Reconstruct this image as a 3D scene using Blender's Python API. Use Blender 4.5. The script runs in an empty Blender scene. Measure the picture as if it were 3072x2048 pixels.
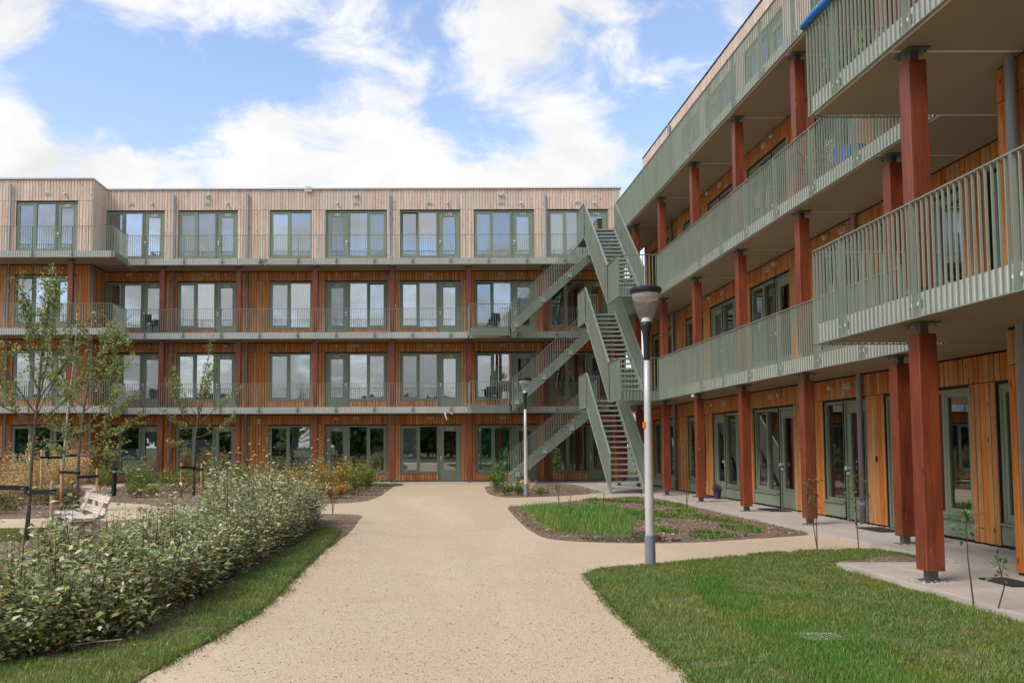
import bpy, math, random
import numpy as np
from mathutils import Vector, Matrix

# ------------------------------------------------------------------ camera, sky, sun, exposure
SC = bpy.context.scene
COL = SC.collection
R = math.radians

cam = bpy.data.cameras.new('camera')
cam.sensor_fit = 'HORIZONTAL'; cam.sensor_width = 36.0
cam.lens = 36.0 * 2574.4 / 3072
cam.shift_x = 0.08324; cam.shift_y = 0.05309
cam.clip_start = 0.05; cam.clip_end = 3000
cam_ob = bpy.data.objects.new('camera', cam)
COL.objects.link(cam_ob)
cam_ob.location = (0, 0, 1.488)
cam_ob.matrix_world = Matrix.Translation((0, 0, 1.488)) @ Matrix.Rotation(R(90) + 0.05815, 4, 'X') @ Matrix.Rotation(-0.00314, 4, 'Z')
SC.camera = cam_ob

SUN_EL, SUN_AZ = 50.0, 236.0          # degrees; azimuth clockwise from +Y (to the left, a little behind the camera)
world = bpy.data.worlds.new('World')
SC.world = world
world.use_nodes = True
def build_world():
    nt = world.node_tree; N = nt.nodes; L = nt.links
    N.clear()
    out = N.new('ShaderNodeOutputWorld'); bg = N.new('ShaderNodeBackground')
    sky = N.new('ShaderNodeTexSky'); sky.sky_type = 'NISHITA'; sky.sun_disc = False
    sky.sun_elevation = R(SUN_EL); sky.sun_rotation = R(SUN_AZ)
    sky.air_density = 1.0; sky.dust_density = 0.4; sky.ozone_density = 2.0
    tc = N.new('ShaderNodeTexCoord'); sep = N.new('ShaderNodeSeparateXYZ')
    L.new(tc.outputs['Generated'], sep.inputs[0])
    def m(op, a, b=None, c=None, clamp=False):
        n = N.new('ShaderNodeMath'); n.operation = op; n.use_clamp = clamp
        for i, v in enumerate((a, b, c)):
            if v is None: continue
            if isinstance(v, (int, float)): n.inputs[i].default_value = v
            else: L.new(v, n.inputs[i])
        return n.outputs[0]
    x, y, z = sep.outputs
    zz = m('ADD', m('MAXIMUM', z, 0.0), 0.30)
    cx = m('DIVIDE', x, zz); cy = m('DIVIDE', y, zz)
    comb = N.new('ShaderNodeCombineXYZ'); L.new(cx, comb.inputs[0]); L.new(cy, comb.inputs[1])
    def noise(scale, detail, rough, off, dist=0.0):
        mp = N.new('ShaderNodeMapping'); mp.inputs['Location'].default_value = off
        L.new(comb.outputs[0], mp.inputs['Vector'])
        n = N.new('ShaderNodeTexNoise'); n.inputs['Scale'].default_value = scale; n.inputs['Detail'].default_value = detail
        n.inputs['Roughness'].default_value = rough; n.inputs['Distortion'].default_value = dist
        L.new(mp.outputs[0], n.inputs['Vector']); return n.outputs['Fac']
    big = noise(2.2, 3.0, 0.5, CLOUD_OFF)
    fine = noise(6.5, 10.0, 0.60, (4.1, 2.2, 0.0), 0.35)
    # clouds stand closer towards the horizon, all the way round
    low = m('MULTIPLY', m('SUBTRACT', 0.40, z, clamp=True), 0.55)
    # the cloud banks and clear patches in this sky: unit direction, tightness, weight
    dens = m('ADD', m('MULTIPLY', big, 0.42), m('MULTIPLY', fine, 0.95))
    dens = m('ADD', m('ADD', dens, low), -0.048)
    for (az, el, k, w) in CLOUD_PATCHES:
        d = (math.sin(R(az)) * math.cos(R(el)), math.cos(R(az)) * math.cos(R(el)), math.sin(R(el)))
        dp = N.new('ShaderNodeVectorMath'); dp.operation = 'DOT_PRODUCT'
        L.new(tc.outputs['Generated'], dp.inputs[0]); dp.inputs[1].default_value = d
        e = m('EXPONENT', m('MULTIPLY', m('SUBTRACT', dp.outputs['Value'], 1.0), k))
        dens = m('ADD', dens, m('MULTIPLY', e, w))
    ramp = N.new('ShaderNodeMapRange'); ramp.interpolation_type = 'SMOOTHSTEP'
    ramp.inputs['From Min'].default_value = 0.565; ramp.inputs['From Max'].default_value = 0.82
    L.new(dens, ramp.inputs['Value'])
    shade = N.new('ShaderNodeMapRange')
    shade.inputs['From Min'].default_value = 0.3; shade.inputs['From Max'].default_value = 0.7
    shade.inputs['To Min'].default_value = 0.78; shade.inputs['To Max'].default_value = 1.04
    L.new(noise(3.4, 8.0, 0.6, (9.3, 1.7, 0.0), 0.4), shade.inputs['Value'])
    cc = N.new('ShaderNodeVectorMath'); cc.operation = 'SCALE'
    cc.inputs[0].default_value = CLOUD_COL
    L.new(shade.outputs[0], cc.inputs['Scale'])
    sk = N.new('ShaderNodeVectorMath'); sk.operation = 'MULTIPLY'
    L.new(sky.outputs[0], sk.inputs[0]); sk.inputs[1].default_value = SKY_TINT
    mix = N.new('ShaderNodeMix'); mix.data_type = 'RGBA'
    L.new(ramp.outputs[0], mix.inputs['Factor'])
    L.new(sk.outputs[0], mix.inputs['A']); L.new(cc.outputs[0], mix.inputs['B'])
    L.new(mix.outputs['Result'], bg.inputs['Color'])
    bg.inputs['Strength'].default_value = 0.15
    L.new(bg.outputs[0], out.inputs['Surface'])
CLOUD_OFF = (3.0, 7.0, 0.0)
CLOUD_COL = (3.36, 3.36, 3.37)
SKY_TINT = (1.00, 0.88, 0.84)
CLOUD_PATCHES = [(-16.5, 22.6, 420, -0.26), (-23, 20.8, 500, -0.24), (-18.5, 20.4, 700, -0.14), (-10.5, 22.6, 900, -0.14), (-27, 24.5, 700, 0.24), (-19, 27.5, 1200, 0.18), (-12.5, 27.2, 1500, 0.18), (-22, 28.5, 900, 0.12),
                 (7, 26.0, 350, 0.10), (11, 23.2, 500, 0.08), (1.6, 23.4, 2500, -0.10), (17.0, 25.4, 1500, -0.14), (13.8, 21.5, 3000, -0.10), (-6, 27.0, 900, 0.08), (-16, 26.6, 1500, 0.10),
                 (-21, 16.4, 1100, 0.30), (-26, 17.4, 1500, 0.30), (-10, 19.0, 700, 0.26), (-2, 19.0, 600, 0.24), (9, 18.6, 600, 0.22)]
build_world()

sun = bpy.data.lights.new('sun', 'SUN')
sun.energy = 1.25; sun.angle = R(25); sun.color = (1.0, 0.94, 0.86)
sun_ob = bpy.data.objects.new('sun', sun); COL.objects.link(sun_ob)
sd = Vector((math.sin(R(SUN_AZ)) * math.cos(R(SUN_EL)), math.cos(R(SUN_AZ)) * math.cos(R(SUN_EL)), math.sin(R(SUN_EL))))
sun_ob.rotation_euler = (-sd).to_track_quat('-Z', 'Y').to_euler()
sun_ob.location = (-30, -10, 40)

SC.view_settings.view_transform = 'Standard'
SC.view_settings.look = 'None'
SC.view_settings.gamma = 1.0
SC.view_settings.use_curve_mapping = False
SC.view_settings.exposure = 1.10
SC.render.engine = 'CYCLES'
SC.cycles.use_denoising = True
SC.cycles.max_bounces = 8
SC.cycles.transparent_max_bounces = 16
SC.cycles.caustics_reflective = False
SC.cycles.caustics_refractive = False

# ------------------------------------------------------------------ helpers
def srgb(r, g, b):
    f = lambda c: (c / 12.92 if c <= 0.04045 else ((c + 0.055) / 1.055) ** 2.4)
    return (f(r / 255), f(g / 255), f(b / 255), 1.0)

class MB:
    """collects boxes, bars, tubes and sheets; build() links them as one mesh object"""
    def __init__(s): s.v = []; s.f = []
    def box(s, x0, x1, y0, y1, z0, z1):
        n = len(s.v)
        s.v += [(x0, y0, z0), (x1, y0, z0), (x1, y1, z0), (x0, y1, z0), (x0, y0, z1), (x1, y0, z1), (x1, y1, z1), (x0, y1, z1)]
        s.f += [(n, n + 3, n + 2, n + 1), (n + 4, n + 5, n + 6, n + 7), (n, n + 1, n + 5, n + 4), (n + 1, n + 2, n + 6, n + 5), (n + 2, n + 3, n + 7, n + 6), (n + 3, n, n + 4, n + 7)]
        return s
    def cbox(s, x0, x1, y0, y1, z0, z1, c):
        """box with its vertical edges chamfered by c"""
        n = len(s.v)
        ring = [(x0 + c, y0), (x1 - c, y0), (x1, y0 + c), (x1, y1 - c), (x1 - c, y1), (x0 + c, y1), (x0, y1 - c), (x0, y0 + c)]
        s.v += [(x, y, z0) for x, y in ring] + [(x, y, z1) for x, y in ring]
        for i in range(8):
            j = (i + 1) % 8; s.f.append((n + i, n + j, n + 8 + j, n + 8 + i))
        s.f.append(tuple(n + 7 - i for i in range(8))); s.f.append(tuple(n + 8 + i for i in range(8)))
        return s
    def hexa(s, p):
        n = len(s.v); s.v += [tuple(q) for q in p]
        s.f += [(n, n + 3, n + 2, n + 1), (n + 4, n + 5, n + 6, n + 7), (n, n + 1, n + 5, n + 4), (n + 1, n + 2, n + 6, n + 5), (n + 2, n + 3, n + 7, n + 6), (n + 3, n, n + 4, n + 7)]
        return s
    def quad(s, a, b, c, d):
        n = len(s.v); s.v += [tuple(a), tuple(b), tuple(c), tuple(d)]; s.f.append((n, n + 1, n + 2, n + 3)); return s
    def tube(s, pts, radii, k=6, cap=True):
        pts = [Vector(p) for p in pts]
        if isinstance(radii, (int, float)): radii = [radii] * len(pts)
        n0 = len(s.v); up = Vector((0.3, 0.9, 0.2))
        for i, p in enumerate(pts):
            d = (pts[min(i + 1, len(pts) - 1)] - pts[max(i - 1, 0)])
            if d.length < 1e-9: d = Vector((0, 0, 1))
            d.normalize()
            u = up - d * up.dot(d)
            if u.length < 1e-3: u = Vector((1, 0, 0)) - d * d.x
            u.normalize(); w = d.cross(u)
            for j in range(k):
                a = 2 * math.pi * j / k
                q = p + (u * math.cos(a) + w * math.sin(a)) * radii[i]
                s.v.append(tuple(q))
        for i in range(len(pts) - 1):
            for j in range(k):
                a = n0 + i * k + j; b = n0 + i * k + (j + 1) % k
                s.f.append((a, b, b + k, a + k))
        if cap:
            s.f.append(tuple(n0 + k - 1 - j for j in range(k)))
            s.f.append(tuple(n0 + (len(pts) - 1) * k + j for j in range(k)))
        return s
    def lathe(s, prof, k=24, cx=0, cy=0):
        n0 = len(s.v)
        for r, z in prof:
            for j in range(k):
                a = 2 * math.pi * j / k
                s.v.append((cx + r * math.cos(a), cy + r * math.sin(a), z))
        for i in range(len(prof) - 1):
            for j in range(k):
                a = n0 + i * k + j; b = n0 + i * k + (j + 1) % k
                s.f.append((a, b, b + k, a + k))
        return s
    def mesh(s, name, mat, smooth=False):
        me = bpy.data.meshes.new(name); me.from_pydata(s.v, [], s.f)
        if mat is not None: me.materials.append(mat)
        if smooth: me.polygons.foreach_set('use_smooth', [True] * len(me.polygons))
        me.update(); return me
    def build(s, name, mat, parent=None, loc=(0, 0, 0), rz=0.0, smooth=False):
        return link(name, s.mesh(name, mat, smooth), parent, loc, rz)

def link(name, me, parent=None, loc=(0, 0, 0), rz=0.0):
    o = bpy.data.objects.new(name, me); COL.objects.link(o)
    o.parent = parent; o.location = loc; o.rotation_euler = (0, 0, rz)
    return o
def empty(name, loc=(0, 0, 0), rz=0.0):
    o = bpy.data.objects.new(name, None); COL.objects.link(o)
    o.location = loc; o.rotation_euler = (0, 0, rz); o.empty_display_size = 0.3
    return o
def tag(o, label=None, cat=None, group=None, kind=None):
    if label: o['label'] = label
    if cat: o['category'] = cat
    if group: o['group'] = group
    if kind: o['kind'] = kind
    return o
def np_mesh(name, V, F, mat, col=None, smooth=False):
    """triangle mesh from arrays; col is one colour per vertex"""
    me = bpy.data.meshes.new(name)
    V = np.ascontiguousarray(V, np.float32); F = np.ascontiguousarray(F, np.int32)
    me.vertices.add(len(V)); me.vertices.foreach_set('co', V.ravel())
    me.loops.add(F.size); me.loops.foreach_set('vertex_index', F.ravel())
    me.polygons.add(len(F)); me.polygons.foreach_set('loop_start', np.arange(0, F.size, 3, dtype=np.int32))
    if smooth: me.polygons.foreach_set('use_smooth', np.ones(len(F), bool))
    me.update(calc_edges=True)
    if col is not None:
        a = me.color_attributes.new('Col', 'FLOAT_COLOR', 'POINT')
        c = np.ones((len(V), 4), np.float32); c[:, :3] = col
        a.data.foreach_set('color', c.ravel())
    me.materials.append(mat)
    return me

# ------------------------------------------------------------------ materials
class NT:
    def __init__(s, name):
        s.m = bpy.data.materials.new(name); s.m.use_nodes = True
        s.t = s.m.node_tree; s.n = s.t.nodes; s.l = s.t.links
        s.b = s.n['Principled BSDF']; s.out = s.n['Material Output']
        s.geo = s.n.new('ShaderNodeNewGeometry')
        s.pos = s.geo.outputs['Position']
    def link(s, a, b): s.l.new(a, b)
    def val(s, v, sock):
        if isinstance(v, (int, float)): sock.default_value = v
        elif isinstance(v, tuple): sock.default_value = v
        else: s.l.new(v, sock)
    def math(s, op, a, b=0.0, clamp=False):
        n = s.n.new('ShaderNodeMath'); n.operation = op; n.use_clamp = clamp
        s.val(a, n.inputs[0]); s.val(b, n.inputs[1]); return n.outputs[0]
    def scaled(s, sc, src=None):
        mp = s.n.new('ShaderNodeMapping'); mp.inputs['Scale'].default_value = sc
        s.l.new(src if src is not None else s.pos, mp.inputs['Vector']); return mp.outputs[0]
    def noise(s, scale=5, detail=4, rough=0.55, vec=None, dist=0.0, out='Fac'):
        n = s.n.new('ShaderNodeTexNoise'); n.inputs['Scale'].default_value = scale; n.inputs['Detail'].default_value = detail
        n.inputs['Roughness'].default_value = rough; n.inputs['Distortion'].default_value = dist
        s.l.new(vec if vec is not None else s.pos, n.inputs['Vector']); return n.outputs[out]
    def voro(s, scale=5, vec=None, out='Distance', feature='F1', rnd=1.0):
        n = s.n.new('ShaderNodeTexVoronoi'); n.feature = feature; n.inputs['Scale'].default_value = scale
        n.inputs['Randomness'].default_value = rnd
        s.l.new(vec if vec is not None else s.pos, n.inputs['Vector']); return n.outputs[out]
    def ramp(s, fac, stops, interp='LINEAR'):
        n = s.n.new('ShaderNodeValToRGB'); n.color_ramp.interpolation = interp
        e = n.color_ramp.elements
        while len(e) < len(stops): e.new(0.5)
        for i, (p, c) in enumerate(stops): e[i].position = p; e[i].color = c
        s.val(fac, n.inputs[0]); return n.outputs[0]
    def mix(s, fac, a, b, mode='MIX'):
        n = s.n.new('ShaderNodeMix'); n.data_type = 'RGBA'; n.blend_type = mode
        s.val(fac, n.inputs['Factor']); s.val(a, n.inputs['A']); s.val(b, n.inputs['B']); return n.outputs['Result']
    def rng(s, v, a, b, c, d, smooth=False):
        n = s.n.new('ShaderNodeMapRange'); n.interpolation_type = 'SMOOTHSTEP' if smooth else 'LINEAR'
        s.val(v, n.inputs['Value'])
        for k, q in zip(('From Min', 'From Max', 'To Min', 'To Max'), (a, b, c, d)): n.inputs[k].default_value = q
        return n.outputs[0]
    def bump(s, h, strength=0.3, dist=0.01):
        n = s.n.new('ShaderNodeBump'); n.inputs['Strength'].default_value = strength; n.inputs['Distance'].default_value = dist
        s.l.new(h, n.inputs['Height']); s.l.new(n.outputs[0], s.b.inputs['Normal']); return n
    def piece(s):
        """random number per separate piece: per mesh island and per object"""
        oi = s.n.new('ShaderNodeObjectInfo')
        return s.math('FRACT', s.math('ADD', s.geo.outputs['Random Per Island'], s.math('MULTIPLY', oi.outputs['Random'], 7.31)))
    def base(s, c): s.val(c, s.b.inputs['Base Color'])
    def rough(s, v): s.val(v, s.b.inputs['Roughness'])

def wood(name, c_lo, c_mid, c_hi, knot, rough=0.75, vary=0.35, gray=None, hv=1.0, scuff=False):
    t = NT(name)
    pr = t.piece()
    off = t.n.new('ShaderNodeVectorMath'); off.operation = 'ADD'
    t.link(t.pos, off.inputs[0])
    cm = t.n.new('ShaderNodeCombineXYZ'); t.link(t.math('MULTIPLY', pr, 37.0), cm.inputs[2]); t.link(cm.outputs[0], off.inputs[1])
    v = off.outputs[0]
    grain = t.noise(1.0, 6, 0.6, t.scaled((55, 55, 2.2), v), 0.6)
    blot = t.noise(1.0, 4, 0.6, t.scaled((6, 6, 1.3), v))
    g = t.math('ADD', t.math('MULTIPLY', grain, 0.6), t.math('MULTIPLY', blot, 0.4))
    c = t.ramp(g, [(0.30, c_lo), (0.5, c_mid), (0.70, c_hi)])
    hsv = t.n.new('ShaderNodeHueSaturation'); t.link(c, hsv.inputs['Color'])
    t.link(t.rng(pr, 0, 1, 1.0 - vary, 1.0 + vary * 0.8), hsv.inputs['Value'])
    pr2 = t.math('FRACT', t.math('MULTIPLY', pr, 13.7))
    t.link(t.rng(pr2, 0, 1, 0.5 - 0.012 * hv, 0.5 + 0.01 * hv), hsv.inputs['Hue'])
    t.link(t.rng(pr2, 0, 1, 1.0 + 0.08 * hv, 1.0 - 0.15 * hv), hsv.inputs['Saturation'])
    kn = t.voro(1.0, t.scaled((7.5, 7.5, 2.6), v))
    kf = t.rng(kn, 0.06, 0.15, 0.95, 0.0, True)
    c2 = t.mix(kf, hsv.outputs[0], knot)
    if gray is not None:
        w = t.rng(t.noise(0.7, 4, 0.6, t.scaled((1.2, 1.2, 0.5))), 0.42, 0.7, 0.0, 0.45, True)
        c2 = t.mix(w, c2, gray)
    if scuff:
        # knocks, pale scratches and splashed dirt low on the posts
        sc_ = t.noise(1.0, 6, 0.75, t.scaled((14, 14, 5)))
        sp_ = t.n.new('ShaderNodeSeparateXYZ'); t.link(t.pos, sp_.inputs[0])
        lowz = t.rng(sp_.outputs[2], 0.15, 1.3, 1.0, 0.0, True)
        c2 = t.mix(t.math('MULTIPLY', t.rng(sc_, 0.60, 0.70, 0.0, 0.45, True), lowz), c2, srgb(176, 150, 128))
        c2 = t.mix(t.math('MULTIPLY', t.rng(t.noise(3.0, 5, 0.6), 0.4, 0.7, 0.0, 0.35, True), t.rng(sp_.outputs[2], 0.12, 0.5, 1.0, 0.0, True)), c2, srgb(120, 96, 76))
    t.base(c2); t.rough(rough)
    t.bump(grain, 0.25, 0.004)
    return t.m
M = {}
M['pale'] = wood('weathered_larch', srgb(180, 152, 127), srgb(219, 192, 167), srgb(234, 214, 193), srgb(124, 92, 66), 0.85, 0.10, srgb(196, 182, 166))
M['larch'] = wood('oiled_larch', srgb(142, 86, 37), srgb(189, 123, 58), srgb(213, 155, 86), srgb(84, 42, 18), 0.6, 0.14)
M['post'] = wood('stained_glulam', srgb(82, 36, 18), srgb(122, 56, 28), srgb(152, 76, 40), srgb(76, 32, 15), 0.5, 0.06, None, 0.15, True)
M['stake'] = wood('raw_stake_wood', srgb(150, 105, 66), srgb(190, 142, 96), srgb(210, 168, 124), srgb(110, 70, 40), 0.8, 0.15)

def paint(name, c, rough=0.45, metal=0.0, var=0.08, streak=True):
    t = NT(name)
    n = t.noise(1.0, 5, 0.6, t.scaled((3.0, 3.0, 0.8) if streak else (4, 4, 4)))
    n2 = t.noise(40, 3, 0.6)
    f = t.math('ADD', t.math('MULTIPLY', n, 0.7), t.math('MULTIPLY', n2, 0.3))
    lo = tuple(v * (1 - var * 1.6) for v in c[:3]) + (1,); hi = tuple(min(1, v * (1 + var * 1.4)) for v in c[:3]) + (1,)
    t.base(t.ramp(f, [(0.3, lo), (0.7, hi)])); t.b.inputs['Metallic'].default_value = metal
    t.rough(t.rng(n, 0.3, 0.7, rough - 0.08, rough + 0.12))
    t.bump(n2, 0.06, 0.002)
    return t.m
M['rail'] = paint('sage_green_steel', srgb(136, 145, 129), 0.42, 0.0, 0.10)
M['frame'] = paint('sage_green_window_paint', srgb(127, 136, 112), 0.45, 0.0, 0.07)
M['door'] = paint('sage_green_door_paint', srgb(127, 136, 113), 0.42, 0.0, 0.06)
M['tread'] = paint('galvanised_green_tread', srgb(160, 170, 164), 0.5, 0.2, 0.15, False)
M['steel'] = paint('galvanised_steel', srgb(112, 116, 114), 0.5, 0.6, 0.25, False)
M['bolt'] = paint('bright_steel', srgb(226, 226, 222), 0.35, 0.25, 0.05)
M['mast'] = paint('brushed_aluminium_mast', srgb(204, 202, 196), 0.45, 0.25, 0.14)
M['sleeve'] = paint('grey_plastic_sleeve', srgb(128, 132, 138), 0.5, 0.0, 0.08)
M['black'] = paint('black_powder_coat', srgb(24, 24, 26), 0.5, 0.0, 0.2)
M['strap'] = paint('black_rubber_strap', srgb(20, 20, 22), 0.8, 0.0, 0.2)
M['zinc'] = paint('zinc_downpipe', srgb(140, 144, 150), 0.5, 0.3, 0.12)
M['membrane'] = paint('black_wall_membrane', srgb(38, 32, 28), 0.9, 0.0, 0.1)
M['white'] = paint('white_plastic', srgb(208, 205, 198), 0.5, 0.0, 0.05)
M['vent'] = paint('pale_grey_vent', srgb(210, 204, 194), 0.55, 0.0, 0.06)
M['vslot'] = paint('dark_vent_slot', srgb(150, 146, 138), 0.7, 0.0, 0.05)
M['trim'] = paint('white_roof_trim', srgb(214, 212, 208), 0.5, 0.0, 0.04)
M['orange'] = paint('orange_sticker', srgb(230, 120, 20), 0.5, 0.0, 0.05)
M['blue'] = paint('blue_tarpaulin', srgb(28, 110, 190), 0.4, 0.0, 0.08)
M['green_pl'] = paint('dark_green_plastic', srgb(20, 78, 48), 0.5, 0.0, 0.1)
M['purple'] = paint('purple_pot', srgb(66, 40, 92), 0.45, 0.0, 0.08)
M['mat'] = paint('dark_coir_mat', srgb(42, 40, 40), 0.95, 0.0, 0.2)
M['number'] = paint('white_number_film', srgb(228, 230, 222), 0.6, 0.0, 0.04)
M['reflector'] = paint('lamp_reflector_beige', srgb(238, 222, 190), 0.4, 0.0, 0.05)

def concrete(name, c, scale=3.0, var=0.12, rough=0.85, stain=0.25):
    t = NT(name)
    n = t.noise(scale, 6, 0.6); n2 = t.noise(60, 4, 0.6); n3 = t.noise(0.6, 5, 0.65)
    f = t.math('ADD', t.math('MULTIPLY', n, 0.6), t.math('MULTIPLY', n2, 0.4))
    lo = tuple(v * (1 - var) for v in c[:3]) + (1,); hi = tuple(min(1, v * (1 + var)) for v in c[:3]) + (1,)
    col = t.ramp(f, [(0.3, lo), (0.7, hi)])
    st = t.rng(n3, 0.5, 0.75, 0.0, stain, True)
    col = t.mix(st, col, tuple(v * 0.6 for v in c[:3]) + (1,))
    pr = t.piece()
    hsv = t.n.new('ShaderNodeHueSaturation'); t.link(col, hsv.inputs['Color']); t.link(t.rng(pr, 0, 1, 0.92, 1.07), hsv.inputs['Value'])
    t.base(hsv.outputs[0]); t.rough(rough); t.bump(t.math('ADD', n2, n), 0.15, 0.004)
    return t.m
M['slab'] = concrete('precast_concrete', srgb(216, 213, 203), 2.0, 0.06, 0.8, 0.12)
M['soffit'] = concrete('gallery_soffit', srgb(146, 130, 106), 1.2, 0.08, 0.85, 0.35)  # brown-grey underside, colour lowered further to deepen the shade under the galleries
M['paving'] = concrete('concrete_paving', srgb(178, 167, 152), 4.0, 0.12, 0.9, 0.3)
M['kerb'] = concrete('concrete_kerb', srgb(184, 174, 160), 4.0, 0.1, 0.9, 0.3)
M['plaster'] = concrete('room_plaster', srgb(206, 200, 188), 1.0, 0.05, 0.9, 0.05)
M['roomfloor'] = concrete('room_floor', srgb(150, 128, 102), 1.0, 0.1, 0.7, 0.1)

def glass(name, refl=0.26, tint=(0.80, 0.86, 0.84, 1), spread=0.0):
    t = NT(name); t.n.remove(t.b)
    tr = t.n.new('ShaderNodeBsdfTransparent'); tr.inputs[0].default_value = tint
    gl = t.n.new('ShaderNodeBsdfGlossy'); gl.inputs['Roughness'].default_value = 0.0; gl.inputs['Color'].default_value = (0.95, 0.96, 1.0, 1)
    fr = t.n.new('ShaderNodeFresnel'); fr.inputs['IOR'].default_value = 1.5
    # slight unevenness of the panes bends the reflections
    b = t.n.new('ShaderNodeBump'); b.inputs['Strength'].default_value = 0.02; b.inputs['Distance'].default_value = 0.02
    t.link(t.noise(0.9, 2, 0.5), b.inputs['Height']); t.link(b.outputs[0], gl.inputs['Normal'])
    mx = t.n.new('ShaderNodeMixShader')
    oi = t.n.new('ShaderNodeObjectInfo')
    var = t.rng(oi.outputs['Random'], 0, 1, refl * (1 - spread), refl * (1 + spread))
    t.link(t.math('ADD', t.math('MULTIPLY', fr.outputs[0], 0.9), var, True), mx.inputs[0])
    t.link(tr.outputs[0], mx.inputs[1]); t.link(gl.outputs[0], mx.inputs[2]); t.link(mx.outputs[0], t.out.inputs['Surface'])
    return t.m
M['glass'] = glass('coated_glazing', 0.22, (0.86, 0.91, 0.89, 1), 0.5)
def bowlmat():
    t = NT('clear_lamp_bowl_glare'); t.base(srgb(235, 232, 224)); t.rough(0.25)
    tr = t.n.new('ShaderNodeBsdfTransparent'); tr.inputs[0].default_value = (0.97, 0.97, 0.97, 1)
    mx = t.n.new('ShaderNodeMixShader'); mx.inputs[0].default_value = 0.10  # small share of white diffuse paints whitish glare onto the clear bowl
    t.link(tr.outputs[0], mx.inputs[1]); t.link(t.b.outputs[0], mx.inputs[2]); t.link(mx.outputs[0], t.out.inputs['Surface']); return t.m
M['bowl'] = bowlmat()
def frosted():
    t = NT('frosted_film'); t.base(srgb(168, 190, 182)); t.rough(0.6); return t.m
M['film'] = frosted()
def cloth(name, c, trans=0.35):
    t = NT(name)
    n = t.noise(30, 3, 0.6); t.base(t.ramp(n, [(0.3, tuple(v * 0.9 for v in c[:3]) + (1,)), (0.7, c)])); t.rough(0.95)
    tl = t.n.new('ShaderNodeBsdfTranslucent'); tl.inputs[0].default_value = c
    mx = t.n.new('ShaderNodeMixShader'); mx.inputs[0].default_value = trans
    t.link(t.b.outputs[0], mx.inputs[1]); t.link(tl.outputs[0], mx.inputs[2]); t.link(mx.outputs[0], t.out.inputs['Surface'])
    return t.m
M['curtain'] = cloth('white_curtain', srgb(238, 240, 236))
M['curtain_teal'] = cloth('pale_teal_curtain', srgb(176, 200, 192))
M['sheet_green'] = cloth('green_plastic_sheet', srgb(40, 158, 116), 0.2)
M['blind'] = cloth('grey_blind', srgb(120, 120, 114), 0.2)
M['paper'] = cloth('white_covering', srgb(232, 232, 238), 0.1)

def gravel():
    t = NT('resin_bound_gravel')
    st = t.voro(210, out='Color'); sp = t.n.new('ShaderNodeSeparateColor'); t.link(st, sp.inputs[0])
    n = t.noise(1.1, 5, 0.6); n2 = t.noise(14, 5, 0.7)
    c = t.ramp(sp.outputs[0], [(0.0, srgb(140, 114, 82)), (0.13, srgb(174, 149, 116)), (0.5, srgb(200, 176, 142)), (0.85, srgb(214, 192, 160)), (1.0, srgb(230, 214, 188))])
    c = t.mix(t.rng(n, 0.4, 0.75, 0.0, 0.3, True), c, srgb(184, 156, 118))
    c = t.mix(t.rng(n2, 0.56, 0.8, 0.0, 0.35, True), c, srgb(164, 134, 96))
    worn = t.noise(0.35, 4, 0.6, t.scaled((1.0, 0.22, 1.0)))
    c = t.mix(t.rng(worn, 0.46, 0.62, 0.0, 0.30, True), c, srgb(226, 204, 168))
    damp = t.noise(0.8, 6, 0.7)
    c = t.mix(t.rng(damp, 0.60, 0.74, 0.0, 0.30, True), c, srgb(150, 124, 92))
    deb = t.voro(3.2); c = t.mix(t.rng(deb, 0.012, 0.028, 0.5, 0.0, True), c, srgb(84, 66, 48))
    t.base(c); t.rough(0.95)
    d = t.voro(170); t.bump(t.math('ADD', t.math('MULTIPLY', d, -0.6), t.math('MULTIPLY', n2, 0.8)), 0.55, 0.006)
    return t.m
M['path'] = gravel()
def soil(name, a, b, c, chips):
    t = NT(name)
    n = t.noise(3, 7, 0.65); n2 = t.noise(28, 6, 0.7)
    col = t.ramp(t.math('ADD', t.math('MULTIPLY', n, 0.5), t.math('MULTIPLY', n2, 0.5)), [(0.32, a), (0.5, b), (0.68, c)])
    v = t.voro(42, t.scaled((1.0, 0.55, 1.0)), 'Color'); sp = t.n.new('ShaderNodeSeparateColor'); t.link(v, sp.inputs[0])
    col = t.mix(t.rng(sp.outputs[1], 0.86, 0.93, 0.0, 0.7, True), col, chips)
    t.base(col); t.rough(1.0)
    t.bump(t.math('ADD', n2, t.math('MULTIPLY', n, 2.0)), 0.8, 0.03)
    return t.m
M['soil'] = soil('dry_bed_soil', srgb(84, 66, 52), srgb(122, 100, 80), srgb(152, 128, 104), srgb(184, 164, 138))
M['turf'] = soil('turf_thatch', srgb(84, 88, 44), srgb(104, 106, 56), srgb(128, 118, 74), srgb(150, 134, 96))
M['field'] = soil('rough_ground', srgb(66, 74, 36), srgb(86, 90, 48), srgb(110, 104, 66), srgb(120, 110, 70))
M['chip'] = soil('wood_chips', srgb(90, 70, 52), srgb(150, 124, 96), srgb(196, 174, 146), srgb(210, 190, 165))
def water():
    t = NT('pond_water'); t.base(srgb(44, 46, 38)); t.rough(0.06)
    t.b.inputs['IOR'].default_value = 1.33; t.bump(t.noise(12, 3, 0.5), 0.05, 0.01); return t.m
M['water'] = water()
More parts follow.
